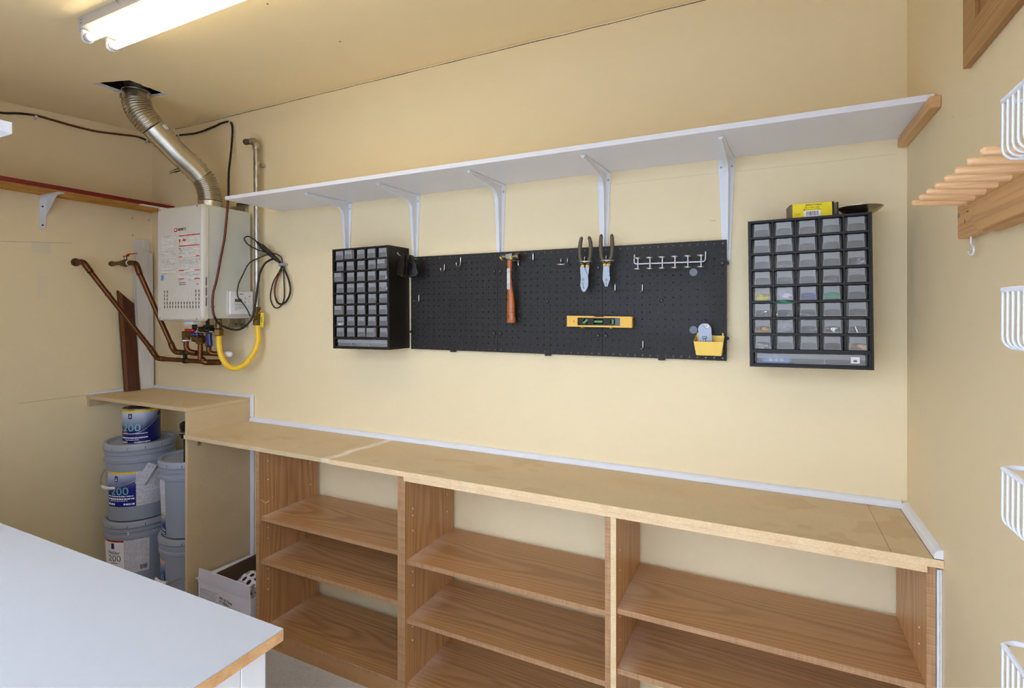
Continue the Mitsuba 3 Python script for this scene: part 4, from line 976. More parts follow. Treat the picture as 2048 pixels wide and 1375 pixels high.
# ------------------------------------------------------------------ left wall: red-edged shelf, boards, pipes
t = thing('red_edged_shelf', 'rough board shelf with a dark red front edge on the left wall', 'shelf')
obj('board', bx(XL + .001, -3.053, -1.75, -.002, 1.990, 2.009, .0008), 'raw_board', t)
obj('painted_edge', bx(-3.0528, -3.050, -1.75, -.002, 1.989, 2.0095, .0006), 'red_paint', t)
obj('painted_top', bx(XL + .001, -3.053, -1.75, -.002, 2.0091, 2.0103), 'red_paint', t, False)
def small_bracket(lab, M):
    t = thing('small_bracket', lab, 'bracket', 'small white angle brackets')
    # local: wall leg down the plane x=0, arm along +x
    q = [(0, 0), (.185, 0), (.185, -.0045)] + [(.0045 + .035 * (1 - math.sin(a)), -.0045 - .035 * (1 - math.cos(a))) for a in np.linspace(0, math.pi / 2, 7)] + [(.0045, -.168), (0, -.168)]
    m = extr_xz(Polygon(q), -.014, .014)
    m.apply_transform(M); obj('angle', m, 'white_metal', t, 25)
    w = extr_xz(Polygon([(.001, -.001), (.11, -.001), (.001, -.10)]), .0141, .0165); w.apply_transform(M); obj('gusset', w, 'white_metal', t, False)
    for z in (-.055, -.148):
        m = rod([.0046, 0, z], [.0062, 0, z], .0042, 10); m.apply_transform(M); obj('screw', m, 'ink_black', t)
TM = trimesh.transformations.translation_matrix; RM = trimesh.transformations.rotation_matrix
small_bracket('small white angle bracket under the red-edged shelf on the left wall', TM([XL + .0006, -.523, 1.9892]))
small_bracket('small white angle bracket on the back wall, half hidden behind the water heater top', TM([-3.05, -.0006, 1.9892]) @ RM(-math.pi / 2, [0, 0, 1]))
def lean_board(lab, y0, y1, zt0, zt1, xt, xb, th, mtl, bevel=None, ybot=None):
    t = thing('trim_board', lab, 'board', 'trim boards leaning in the corner')
    dy = (0, 0) if ybot is None else ybot
    P = []
    def blk(ya, yb_, za, zb_, off, w):
        return hull([(xb + off + s * w, a + dyy, .9626) for s in (0, 1) for a, dyy in ((ya, dy[0]), (yb_, dy[1]))] + [(xt + off + s * w, a, z) for s in (0, 1) for a, z in ((ya, za), (yb_, zb_))])
    obj('plank', blk(y0, y1, zt0, zt1, 0, th), mtl, t, False)
    if bevel:
        f = lambda s_: (y0 + (y1 - y0) * s_, zt0 + (zt1 - zt0) * s_)
        (ya, za), (yc, zc_) = f(bevel[0]), f(bevel[1])
        obj('moulding', blk(ya, yc, za, zc_, th + .0002, .004), bevel[2], t, False)
lean_board('taller white trim board leaning in the left corner, behind the other white board', -.104, -.022, 1.823, 1.823, XL + .004, -3.252, .010, 'board_white', (.55, .72, 'board_white'))
lean_board('shorter white trim board leaning in the left corner, in front of the taller one', -.100, -.014, 1.753, 1.750, XL + .022, -3.236, .010, 'board_white', (.68, .86, 'board_white'), (.004, -.002))
lean_board('dark brown trim board with a slanted top end leaning on the left wall', -.190, -.106, 1.526, 1.452, XL + .004, -3.222, .012, 'dark_wood', (.02, .24, 'dark_wood_bevel'), (.012, .008))

RCU = .0122
def elbow(P, r=RCU * 1.18): return tube(spline(P, 5), r, 16)
t = thing('copper_pipe', 'lower copper pipe running from the left wall diagonally to the stub under the heater', 'pipe')
obj('escutcheon', rod([XL + .0005, -.382, 1.667], [XL + .004, -.382, 1.667], .021, 20), 'gap_dark', t)
obj('run', tube([(XL + .0005, -.382, 1.667), (XL + .055, -.382, 1.667)], RCU, 16), 'copper', t)
obj('elbow', elbow([(XL + .045, -.382, 1.667), (XL + .064, -.378, 1.664), (-3.196, -.372, 1.650), (-3.186, -.352, 1.612)]), 'copper', t, True)
obj('run', tube([(-3.192, -.362, 1.630), (-3.072, -.104, 1.180)], RCU, 16), 'copper', t)
m_ = np.array([-3.192, -.362, 1.630]); d_ = np.array([-3.072, -.104, 1.180]) - m_
obj('coupling', tube([m_ + d_ * .28, m_ + d_ * .30], RCU * 1.14, 16), 'copper', t)
obj('elbow', elbow([(-3.080, -.122, 1.212), (-3.068, -.101, 1.168), (-3.040, -.100, 1.150), (-2.990, -.100, 1.147)]), 'copper', t, True)
obj('run', tube([(-3.01, -.100, 1.147), (-2.61, -.100, 1.147)], RCU, 16), 'copper', t)
obj('end_stub', elbow([(-2.612, -.135, 1.168), (-2.605, -.125, 1.150), (-2.585, -.110, 1.147), (-2.545, -.100, 1.148), (-2.520, -.098, 1.149)], RCU * 1.25), 'copper', t, True)
obj('riser', tube([(-2.613, -.140, 1.163), (-2.613, -.140, 1.243)], RCU, 16), 'copper', t)
obj('clamp', cat_([tube([(-2.808, -.100, 1.147), (-2.792, -.100, 1.147)], RCU * 1.35, 16), bx(-2.806, -2.794, -.0985, -.0015, 1.131, 1.137)]), 'knob_black', t, 30, label='black pipe clamp')
t = thing('copper_pipe', 'upper copper pipe with the ball valve, running from the left wall to under the heater', 'pipe')
obj('run', tube([(-3.085, -.215, 1.670), (-3.045, -.215, 1.668)], RCU, 16), 'copper', t)
obj('elbow', elbow([(-3.062, -.215, 1.668), (-3.040, -.214, 1.662), (-3.028, -.212, 1.642), (-3.020, -.205, 1.605)]), 'copper', t, True)
obj('run', tube([(-3.023, -.208, 1.62), (-2.900, -.106, 1.215)], RCU, 16), 'copper', t)
obj('elbow', elbow([(-2.908, -.112, 1.240), (-2.897, -.102, 1.203), (-2.876, -.100, 1.190), (-2.835, -.100, 1.189)]), 'copper', t, True)
obj('run', tube([(-2.86, -.100, 1.189), (-2.485, -.100, 1.192)], RCU, 16), 'copper', t)
obj('tee', tube([(-2.742, -.100, 1.1895), (-2.69, -.100, 1.190)], RCU * 1.22, 16), 'copper', t)
obj('riser', elbow([(-2.728, -.140, 1.255), (-2.728, -.140, 1.225), (-2.720, -.132, 1.203), (-2.690, -.112, 1.192)], RCU), 'copper', t, True)
obj('riser', elbow([(-2.545, -.140, 1.232), (-2.545, -.140, 1.208), (-2.536, -.130, 1.196), (-2.505, -.108, 1.192)], RCU), 'copper', t, True)
obj('end_cap', tube([(-2.486, -.100, 1.192), (-2.455, -.098, 1.1925), (-2.440, -.097, 1.1928), (-2.436, -.097, 1.193)], [RCU * 1.2, RCU * 1.25, RCU * 1.15, RCU * .8], 16), 'white_paint', t, True, label='white end cap')
obj('clamp', cat_([tube([(-2.808, -.100, 1.189), (-2.792, -.100, 1.189)], RCU * 1.3, 16), bx(-2.8075, -2.7935, -.107, -.093, 1.1615, 1.178)]), 'knob_black', t, 30, label='black strap between the pipes')
t = thing('ball_valve', 'bronze ball valve with a red lever on the upper copper pipe', 'valve')
obj('nipple', tube([(XL + .0005, -.215, 1.673), (XL + .012, -.215, 1.673), (XL + .012, -.215, 1.673), (-3.165, -.215, 1.672)], [.014, .014, .0105, .0105], 16), 'bronze', t)
obj('body', tube([(-3.178, -.215, 1.672), (-3.176, -.215, 1.672), (-3.160, -.215, 1.672), (-3.145, -.215, 1.671), (-3.125, -.215, 1.671), (-3.110, -.215, 1.671), (-3.106, -.215, 1.670)], [.010, .0155, .0165, .021, .021, .016, .010], 8), 'bronze', t)
obj('seal', tube([(-3.103, -.215, 1.670), (-3.096, -.215, 1.670)], .0165, 16), 'white_paint', t)
obj('union', tube([(-3.106, -.215, 1.670), (-3.084, -.215, 1.670)], .0145, 8), 'bronze', t)
obj('stem', rod([-3.135, -.215, 1.690], [-3.135, -.215, 1.708], .007, 10), 'dark_steel', t)
obj('lever', cat_([bx(-3.150, -3.118, -.222, -.208, 1.706, 1.7105, .001), hull([(-3.120, -.223, 1.7075), (-3.120, -.207, 1.7075), (-3.105, -.222, 1.720), (-3.105, -.208, 1.720), (-3.105, -.222, 1.717), (-3.105, -.208, 1.717), (-3.122, -.215, 1.711)]), bx(-3.106, -3.035, -.222, -.208, 1.7165, 1.7205, .001)]), 'red_handle', t, label='red lever')

# ------------------------------------------------------------------ water heater
t = thing('water_heater', 'white tankless water heater with red-lined warning labels on the back wall', 'water heater')
HX0, HX1, HZ0, HZ1 = -2.737, -2.387, 1.362, 1.920
obj('case', bx(HX0, HX1, -.250, -.021, HZ0 + .012, HZ1 - .004, .004), 'heater_side', t)
obj('mounting_plate', cat_([bx(-2.69, -2.43, -.020, -.0008, 1.325, 1.96), ]), 'galvanized', t, False)
for x in (-2.50, -2.455): obj('mount_bolt', disc_y(x, 1.343, -.026, -.0201, .0065, 10), 'dark_steel', t)
rr = .026
rect = sbox(HX0 - .002 + rr, HZ0 + rr, HX1 + .003 - rr, HZ1 - rr).buffer(rr, 8)
slots = []
for i in range(13):
    for j in range(5):
        x, z = -2.676 + .02217 * i, 1.506 - .01875 * j
        slots.append(sbox(x - .0018, z - .0042, x + .0018, z + .0042).buffer(.0022, 4))
plate = rect.buffer(-.010, 8).difference(unary_union(slots))
cv = obj('front_cover', extr_xz(plate, -.281, -.2800), 'heater_white', t, False)
V = []
edge = np.array(rect.exterior.coords)[:-1]; nE = len(edge)
inner = np.array(rect.buffer(-.010, 8).exterior.coords)[:-1]
def ring_pts(d, y):
    cx_, cz_ = (HX0 + HX1) / 2, (HZ0 + HZ1) / 2
    p = edge.copy()
    hw, hh = (p[:, 0].max() - p[:, 0].min()) / 2, (p[:, 1].max() - p[:, 1].min()) / 2
    return np.stack([cx_ + (p[:, 0] - cx_) * (hw - d) / hw, np.full(nE, y), cz_ + (p[:, 1] - cz_) * (hh - d) / hh], 1)
prof = [(0, -.2505), (0, -.262), (.0012, -.269), (.0042, -.2755), (.0085, -.2797), (.0112, -.2812)]
V = np.vstack([ring_pts(d, y) for d, y in prof]); F = []
for i in range(len(prof) - 1):
    for k in range(nE):
        a, b = i * nE + k, i * nE + (k + 1) % nE
        F += [[a, b, b + nE], [a, b + nE, a + nE]]
mrim = trimesh.Trimesh(V, np.array(F), process=False); trimesh.repair.fix_normals(mrim)
obj('cover_rim', mrim, 'heater_white', t, 40)
obj('grille_backing', cat_([bx(-2.69, -2.398, -.2798, -.262, 1.418, 1.4585), bx(-2.69, -2.643, -.2798, -.262, 1.459, 1.52), bx(-2.443, -2.398, -.2798, -.262, 1.459, 1.52)]), 'knob_black', cv, False)
obj('blank_panel', cat_([bx(-2.6425, -2.4435, -.2798, -.262, 1.459, 1.52), bx(HX0 + .01, HX1 - .008, -.2798, -.262, 1.5205, HZ1 - .012), bx(HX0 + .01, HX1 - .008, -.2798, -.262, HZ0 + .012, 1.4175)]), 'sticker', cv, False)
for z in (1.551, 1.503, 1.455): obj('side_slot', bx(HX1 + .0022, HX1 + .0036, -.2655, -.2575, z - .020, z + .020, .0006), 'ink_grey', t)
for x, z in ((HX0 + .028, HZ1 - .012), (HX1 - .034, HZ1 - .012), (HX0 + .028, HZ0 + .012), (HX1 - .034, HZ0 + .012)):
    s_ = obj('screw_boss', disc_y(x, z, -.2842, -.2800, .0085, 16), 'heater_white', t)
    obj('screw', disc_y(x + .003, z, -.2855, -.2843, .0038, 10), 'dark_steel', s_)
yl = -.2812
lb = obj('rating_label', bx(-2.700, -2.588, yl - .0006, yl, 1.592, 1.784), 'fine_print', t, False)
wl = obj('warning_label', bx(-2.562, -2.402, yl - .0006, yl, 1.557, 1.780), 'fine_print', t, False)
for z, seg in ((1.774, [(-2.561, -2.403)]), (1.724, [(-2.561, -2.403)]), (1.672, [(-2.561, -2.535), (-2.43, -2.403)]), (1.605, [(-2.561, -2.52), (-2.44, -2.403)]), (1.566, [(-2.561, -2.52), (-2.44, -2.403)])):
    obj('red_bar', cat_([bx(a, b, yl - .0011, yl - .0007, z - .0022, z + .0022) for a, b in seg]), 'ink_red', wl, False)
obj('pictograms', cat_([extr_xz(Point(-2.553, 1.752).buffer(.006), yl - .001, yl - .0007), extr_xz(sbox(-2.558, 1.741, -2.549, 1.748), yl - .001, yl - .0007), extr_xz(Polygon([(-2.532, 1.747), (-2.506, 1.747), (-2.508, 1.758), (-2.518, 1.754), (-2.524, 1.761)]), yl - .001, yl - .0007)]), 'ink_red', wl, False)
obj('sketches', cat_([extr_xz(Polygon([(-2.558, 1.712), (-2.545, 1.714), (-2.546, 1.710), (-2.557, 1.707)]), yl - .001, yl - .0007), extr_xz(Polygon([(-2.546, 1.703), (-2.538, 1.694), (-2.540, 1.702)]), yl - .001, yl - .0007)]), 'ink_black', wl, False)
obj('blue_sticker', bx(-2.702, -2.682, yl - .0008, yl, 1.562, 1.587), 'ink_blue', t, False)
lg = obj('logo_plate', bx(-2.600, -2.484, yl - .0005, yl, 1.790, 1.818), 'heater_white', t, False)
obj('logo_square', bx(-2.595, -2.573, yl - .0012, yl - .0006, 1.795, 1.8135), 'ink_red', lg, False)
obj('logo_mark', bx(-2.589, -2.579, yl - .0016, yl - .0013, 1.801, 1.8085), 'ink_white', lg, False)
obj('lettering', text_front('NORITZ', .0118, -2.568, yl - .0006, 1.7985, .0006, True), 'ink_black', lg, False)
obj('model_print', cat_([bx(-2.56, -2.51, yl - .0004, yl, 1.545, 1.549), bx(-2.56, -2.506, yl - .0004, yl, 1.536, 1.540), bx(-2.425, -2.412, yl - .0004, yl, 1.536, 1.540)]), 'ink_grey', t, False)
obj('maker_print', cat_([bx(HX1, HX1 + .0004, -.238, -.225, 1.437, 1.441), bx(HX1, HX1 + .0004, -.238, -.215, 1.428, 1.434)]), 'ink_grey', t, False)
obj('drain_nub', rod([-2.665, -.17, 1.338], [-2.665, -.17, 1.3739], .013, 16), 'white_paint', t)
obj('outlet_block', bx(-2.598, -2.532, -.235, -.185, 1.344, 1.3739, .004), 'white_paint', t)
obj('hanger_tab', cat_([bx(-2.50, -2.40, -.020, -.001, 1.9605, 1.975)]), 'dark_steel', t, False)

c = thing('heater_controller', 'white wall controller with a small display on the right side of the water heater', 'controller')
cx0 = HX1 + .0005
obj('back_plate', bx(cx0, cx0 + .006, -.158, -.016, 1.388, 1.512, .001), 'sticker', c)
obj('case', bx(cx0 + .006, cx0 + .016, -.150, -.020, 1.394, 1.508, .003), 'white_paint', c)
obj('display', bx(cx0 + .0158, cx0 + .0166, -.124, -.086, 1.455, 1.471), 'lcd', c, False)
obj('print', cat_([bx(cx0 + .0158, cx0 + .0163, -.124, -.124 + w, z, z + .0018) for z, w in ((1.446, .05), (1.440, .05), (1.434, .05), (1.428, .05), (1.422, .05), (1.416, .012))] + [bx(cx0 + .0158, cx0 + .0164, -.098, -.076, 1.493, 1.4965), bx(cx0 + .0158, cx0 + .0163, -.048, -.036, 1.4835, 1.487)]), 'ink_grey', c, False)
for y, z in ((-.042, 1.466), (-.040, 1.434)):
    a = np.linspace(0, 2 * np.pi, 21)[:-1]
    obj('button', rod([cx0 + .0155, y, z], [cx0 + .0172, y, z], .0085, 18), 'white_paint', c)
    obj('button_ring', tube(np.stack([0 * a + cx0 + .0168, y + .0088 * np.cos(a), z + .0088 * np.sin(a)], 1), .0006, 5, True), 'ink_grey', c, True)
for z, s_ in ((1.474, 1), (1.455, -1)): obj('arrow_button', extr_yz(Polygon([(-.070, z - .003 * s_), (-.062, z - .003 * s_), (-.066, z + .004 * s_)]), cx0 + .0157, cx0 + .0166), 'ink_grey', c, False)

# flue duct
t = thing('flue_duct', 'corrugated metal flue duct from the water heater up through the ceiling hole', 'duct')
PD = spline([(-2.637, -.432, 2.50), (-2.637, -.432, 2.43), (-2.6345, -.431, 2.385), (-2.620, -.424, 2.335), (-2.596, -.395, 2.283), (-2.582, -.335, 2.226), (-2.570, -.280, 2.173), (-2.556, -.215, 2.120), (-2.547, -.172, 2.078), (-2.540, -.150, 2.035), (-2.537, -.141, 1.990), (-2.536, -.140, 1.955), (-2.536, -.140, 1.9165)], 60)
sl = np.concatenate([[0], np.cumsum(np.linalg.norm(np.diff(PD, axis=0), axis=1))])
def at_s(z): return sl[np.argmin(abs(PD[:, 2] - z))]
def duct_part(name, z0, z1, r, corr=0, amp=.0042, pw=1):
    s0, s1 = at_s(z0), at_s(z1)
    n = 2 + (corr * 8 if corr else 12)
    ss = np.linspace(s0, s1, n)
    P = np.stack([np.interp(ss, sl, PD[:, i]) for i in range(3)], 1)
    R = r + (amp * np.cos((ss - s0) / (s1 - s0) * corr * 2 * np.pi + np.pi) if corr else 0)
    return obj(name, tube(P, R, 40), 'duct_metal', t, True if corr else 50)
duct_part('upper_collar', 2.431, 2.388, .0545)
duct_part('inner_pipe', 2.50, 2.4315, .046)
duct_part('rim', 2.433, 2.428, .0568)
duct_part('upper_bellows', 2.388, 2.272, .0550, 13)
duct_part('pipe', 2.272, 2.085, .0520)
duct_part('lower_bellows', 2.085, 1.962, .0525, 12)
duct_part('lower_collar', 1.962, 1.9168, .0545)
for z in (2.245, 2.228, 2.14, 2.125, 2.105, 1.945): duct_part('bead', z + .003, z - .003, .0555)
b_ = PD[np.argmin(abs(PD[:, 2] - 2.412))]
u_ = np.array([-.25, -.97, 0])
obj('clamp_screw', cat_([bx(-.010, .010, -.006, .004, -.010, .010, .002).apply_transform(RM(-.25, [0, 0, 1])).apply_translation(b_ + np.array([-.036, -.043, -.012]))]), 'steel', t)
p_ = PD[np.argmin(abs(PD[:, 2] - 2.132))]
obj('test_port', cat_([rod(p_ + np.array([-.020, -.036, -.030]), p_ + np.array([-.032, -.056, -.042]), .0085, 14), rod(p_ + np.array([-.032, -.056, -.042]), p_ + np.array([-.044, -.072, -.052]), .0055, 12)]), 'dark_steel', t)
p_ = PD[np.argmin(abs(PD[:, 2] - 2.243))]
obj('latch', bx(-.006, .006, -.004, .004, -.013, .013, .001).apply_transform(RM(.7, [1, 0, 0])).apply_translation(p_ + np.array([.046, .0, .034])), 'steel', t)

# valves under the heater
t = thing('isolation_valve', 'cluster of bronze valves with red and blue handles under the water heater', 'valve')
def barrel(x, z0, z1, r, y=-.140, n=8): return tube([(x, y, z0), (x, y, z0 + .003), (x, y, z1 - .003), (x, y, z1)], [r * .85, r, r, r * .85], n)
obj('hot_body', cat_([barrel(-2.728, 1.262, 1.306, .020), rod([-2.728, -.14, 1.286], [-2.676, -.14, 1.292], .0155, 12), rod([-2.745, -.140, 1.29], [-2.757, -.140, 1.288], .006, 8), rod([-2.742, -.150, 1.27], [-2.742, -.150, 1.248], .003, 6)]), 'bronze', t, 30)
obj('hot_seal', rod([-2.728, -.14, 1.254], [-2.728, -.14, 1.2618], .0175, 18), 'white_paint', t, label='white sealing ring')
obj('relief_body', cat_([barrel(-2.613, 1.243, 1.285, .0215), rod([-2.655, -.145, 1.268], [-2.568, -.145, 1.268], .017, 12), barrel(-2.613, 1.285, 1.30, .016)]), 'bronze', t, 30)
obj('cold_body', cat_([barrel(-2.545, 1.232, 1.262, .0175), barrel(-2.545, 1.262, 1.285, .012), barrel(-2.545, 1.285, 1.302, .016)]), 'bronze', t, 30)
obj('union_block', cat_([barrel(-2.548, 1.304, 1.340, .025), rod([-2.60, -.15, 1.318], [-2.50, -.15, 1.318], .013, 10), barrel(-2.660, 1.305, 1.362, .012), bx(-2.655, -2.575, -.158, -.146, 1.326, 1.332), barrel(-2.51, 1.33, 1.372, .009, -.17)]), 'knob_black', t, 30)
obj('drain_cap', cat_([rod([-2.594, -.172, 1.311], [-2.594, -.164, 1.311], .005, 10), bx(-2.513, -2.490, -.16, -.15, 1.305, 1.311)]), 'wire_white', t)
obj('red_lever', bx(-2.690, -2.622, -.176, -.158, 1.306, 1.320, .004), 'red_handle', t, label='red handle')
obj('blue_lever', bx(-2.645, -2.592, -.172, -.155, 1.284, 1.3015, .004), 'blue_handle', t, label='blue handle')
obj('blue_lever', rot(bx(-2.527, -2.498, -.170, -.152, 1.236, 1.300, .004), -8, [0, 1, 0], [-2.512, -.16, 1.27]), 'blue_handle', t, label='blue handle')

# gas pipe, valve, yellow hose
t = thing('gas_pipe', 'vertical galvanized gas pipe with an elbow at the top, right of the water heater', 'pipe')
obj('riser', rod([-2.3145, -.040, 1.432], [-2.3225, -.040, 2.238], .0138, 18), 'galvanized', t)
obj('elbow', tube(spline([(-2.3225, -.040, 2.226), (-2.3225, -.040, 2.246), (-2.328, -.041, 2.262), (-2.342, -.044, 2.2685), (-2.352, -.047, 2.269)], 5), .0175, 18), 'galvanized', t, 40)
obj('nipple', tube([(-2.350, -.046, 2.269), (-2.376, -.055, 2.268), (-2.377, -.0553, 2.268), (-2.388, -.059, 2.268)], [.0145, .0145, .0165, .012], 18), 'dark_steel', t)
for z in (1.70, 2.15): obj('pipe_strap', cat_([tube([(-2.3185, -.040, z - .007), (-2.3185, -.040, z + .007)], .0148, 18), bx(-2.335, -2.302, -.028, -.0006, z - .006, z + .006)]), 'galvanized', t)
t = thing('gas_valve', 'brass gas valve at the lower end of the galvanized pipe', 'valve')
obj('body', tube([(-2.3145, -.040, z) for z in (1.4315, 1.428, 1.418, 1.416, 1.402, 1.400, 1.385, 1.383, 1.370, 1.368, 1.342, 1.340)], [.012, .0165, .0165, .012, .012, .018, .018, .016, .016, .0205, .0205, .017], 8), 'bronze', t)
obj('handle_nut', cat_([rod([-2.298, -.046, 1.402], [-2.286, -.050, 1.402], .007, 10), rod([-2.322, -.056, 1.382], [-2.330, -.070, 1.378], .006, 8)]), 'brass', t)
obj('hang_tag', rot(bx(-2.287, -2.264, -.046, -.0435, 1.330, 1.402, .001), 3, [0, 1, 0], [-2.27, -.045, 1.36]), 'tag_yellow', t, label='yellow tag')
obj('tag_print', cat_([bx(-2.2775, -2.2745, -.0468, -.0462, 1.352, 1.380), bx(-2.2780, -2.2755, -.0468, -.0462, 1.340, 1.343)]), 'ink_black', t, False)
t = thing('gas_hose', 'yellow flexible gas hose hanging in a U below the water heater', 'hose')
PH = spline([(-2.3145, -.040, 1.3398), (-2.308, -.042, 1.30), (-2.302, -.048, 1.255), (-2.312, -.060, 1.205), (-2.338, -.078, 1.158), (-2.372, -.098, 1.129), (-2.402, -.115, 1.126), (-2.430, -.128, 1.146), (-2.452, -.138, 1.185), (-2.464, -.141, 1.235), (-2.467, -.141, 1.288)], 14)
obj('tube', tube(PH, .0131 + .0006 * np.cos(np.arange(len(PH)) * np.pi), 18), 'hose_yellow', t, True)
obj('end_fitting', cat_([barrel(-2.467, 1.288, 1.322, .0225, -.141, 6), barrel(-2.467, 1.322, 1.3725, .0150, -.141, 12)]), 'bronze', t, 30)

# ------------------------------------------------------------------ cables
def cable(name, lab, cat__, P, r, red=None):
    t = thing(name, lab, cat__)
    Q = spline(P, 8)
    obj('jacket', tube(Q, r, 10), 'cable_black', t, True)
    if red is not None:
        for a, b in red:
            i0, i1 = int(a * (len(Q) - 1)), int(b * (len(Q) - 1))
            off = np.array([.0028, -.0028, .0])
            obj('red_conductor', tube(Q[i0:i1 + 1] + off * (r / .0048), r * .62, 8), 'cable_red', t, True, label='red conductor')
    return t
cable('power_cable', 'black cable clipped along the left wall below the ceiling', 'cable', [(-3.2665, -1.30, 2.335), (-3.2665, -1.0, 2.340), (-3.2665, -.80, 2.344), (-3.2665, -.687, 2.349), (-3.2665, -.617, 2.369), (-3.2665, -.551, 2.381), (-3.2665, -.488, 2.381), (-3.2665, -.387, 2.379), (-3.2665, -.288, 2.383), (-3.2665, -.181, 2.400), (-3.2665, -.084, 2.415), (-3.2665, -.034, 2.409), (-3.262, -.012, 2.406), (-3.24, -.0066, 2.406), (-3.12, -.0066, 2.405),
      (-3.008, -.0066, 2.408), (-2.854, -.0066, 2.398), (-2.72, -.0066, 2.408), (-2.63, -.0066, 2.420), (-2.567, -.0075, 2.414), (-2.541, -.013, 2.370), (-2.527, -.030, 2.254), (-2.490, -.070, 2.125), (-2.430, -.115, 2.001), (-2.374, -.158, 1.944), (-2.371, -.170, 1.841), (-2.371, -.179, 1.762), (-2.371, -.196, 1.678), (-2.371, -.219, 1.561), (-2.371, -.237, 1.491), (-2.371, -.239, 1.424), (-2.374, -.225, 1.378),
      (-2.390, -.180, 1.340), (-2.380, -.120, 1.318), (-2.344, -.100, 1.327), (-2.308, -.083, 1.365), (-2.294, -.076, 1.408), (-2.278, -.074, 1.487), (-2.269, -.072, 1.552), (-2.263, -.064, 1.604), (-2.249, -.044, 1.651), (-2.205, -.030, 1.671), (-2.180, -.024, 1.660), (-2.166, -.020, 1.640)], .0052, [(.11, .24), (.56, .72)])
for P, ax, lab in (((XL, -.551, 2.379), 0, 'left cable clip on the left wall'), ((XL, -.034, 2.409), 0, 'cable clip in the corner beside the duct'), ((-3.003, 0, 2.406), 1, 'cable clip on the back wall right of the duct'), ((-2.566, 0, 2.414), 1, 'cable clip at the top bend above the water heater')):
    c = thing('cable_clip', lab, 'clip', 'cable clips')
    x, y, z = P
    if ax == 0: obj('loop', cat_([tube([(x + .0066, y - .005, z), (x + .0066, y + .005, z)], .0065, 12), bx(x + .0003, x + .004, y - .005, y + .005, z - .020, z - .006)]), 'clear_tie', c); obj('nail', rod([x + .004, y, z - .014], [x + .007, y, z - .014], .0035, 8), 'galvanized', c)
    else: obj('loop', cat_([tube([(x - .005, y - .0066, z), (x + .005, y - .0066, z)], .0068, 12), bx(x - .005, x + .005, y - .004, y - .0003, z - .020, z - .006)]), 'clear_tie', c); obj('nail', rod([x, y - .004, z - .014], [x, y - .007, z - .014], .0035, 8), 'galvanized', c)
t = thing('cord_coil', 'looped black cord with an inline plug, tied to the wall right of the gas pipe', 'cord')
def loop(P, r, name='loop', m='cable_black'): return obj(name, tube(spline(P, 7), r, 9), m, t, True)
loop([(-2.287, -.0615, 1.7525), (-2.304, -.068, 1.768), (-2.326, -.071, 1.780), (-2.353, -.068, 1.786), (-2.372, -.070, 1.778), (-2.370, -.068, 1.765), (-2.345, -.070, 1.745), (-2.284, -.068, 1.717), (-2.226, -.056, 1.701), (-2.180, -.034, 1.691), (-2.158, -.026, 1.672), (-2.158, -.022, 1.641)], .0029)
loop([(-2.200, -.034, 1.690), (-2.236, -.042, 1.691), (-2.263, -.062, 1.678), (-2.330, -.072, 1.652), (-2.358, -.085, 1.600), (-2.358, -.110, 1.550), (-2.357, -.120, 1.510), (-2.357, -.116, 1.480), (-2.355, -.095, 1.455), (-2.350, -.072, 1.420), (-2.340, -.064, 1.390), (-2.333, -.060, 1.379)], .0029)
loop([(-2.170, -.016, 1.640), (-2.185, -.014, 1.612), (-2.236, -.010, 1.557), (-2.260, -.008, 1.488), (-2.245, -.008, 1.442), (-2.213, -.008, 1.426), (-2.176, -.008, 1.445), (-2.160, -.009, 1.487), (-2.161, -.010, 1.568), (-2.162, -.014, 1.640)], .0029)
loop([(-2.166, -.020, 1.640), (-2.172, -.018, 1.612), (-2.199, -.018, 1.572), (-2.217, -.018, 1.514), (-2.203, -.018, 1.461), (-2.171, -.018, 1.445), (-2.130, -.018, 1.464), (-2.106, -.018, 1.512), (-2.121, -.018, 1.570), (-2.150, -.018, 1.618), (-2.160, -.020, 1.640)], .0046)
loop([(-2.172, -.022, 1.605), (-2.195, -.0225, 1.570), (-2.212, -.0225, 1.520), (-2.203, -.0225, 1.475)], .0030, 'red_conductor', 'cable_red')
dA, dB = np.array([-2.303, -.066, 1.766]), np.array([-2.168, -.028, 1.651])
pt = lambda s: dA + (dB - dA) * s
obj('plug', cat_([tube([pt(.10), pt(.13), pt(.28), pt(.30)], [.004, .007, .0095, .005], 12), tube([pt(.26), pt(.28), pt(.62), pt(.64)], [.008, .0135, .0135, .008], 8), tube([pt(.62), pt(.64), pt(.88), pt(1.0)], [.007, .0115, .0095, .005], 10)]), 'black_rubber', t, 35, label='black inline plug')
obj('tie_clip', cat_([tube([(-2.180, -.020, 1.642), (-2.152, -.020, 1.642)], .0085, 14).apply_transform(RM(.02, [0, 1, 0], [-2.166, -.02, 1.642])), bx(-2.156, -2.142, -.008, -.0006, 1.637, 1.647, .001)]), 'grey_clip', t, label='grey plastic clip')

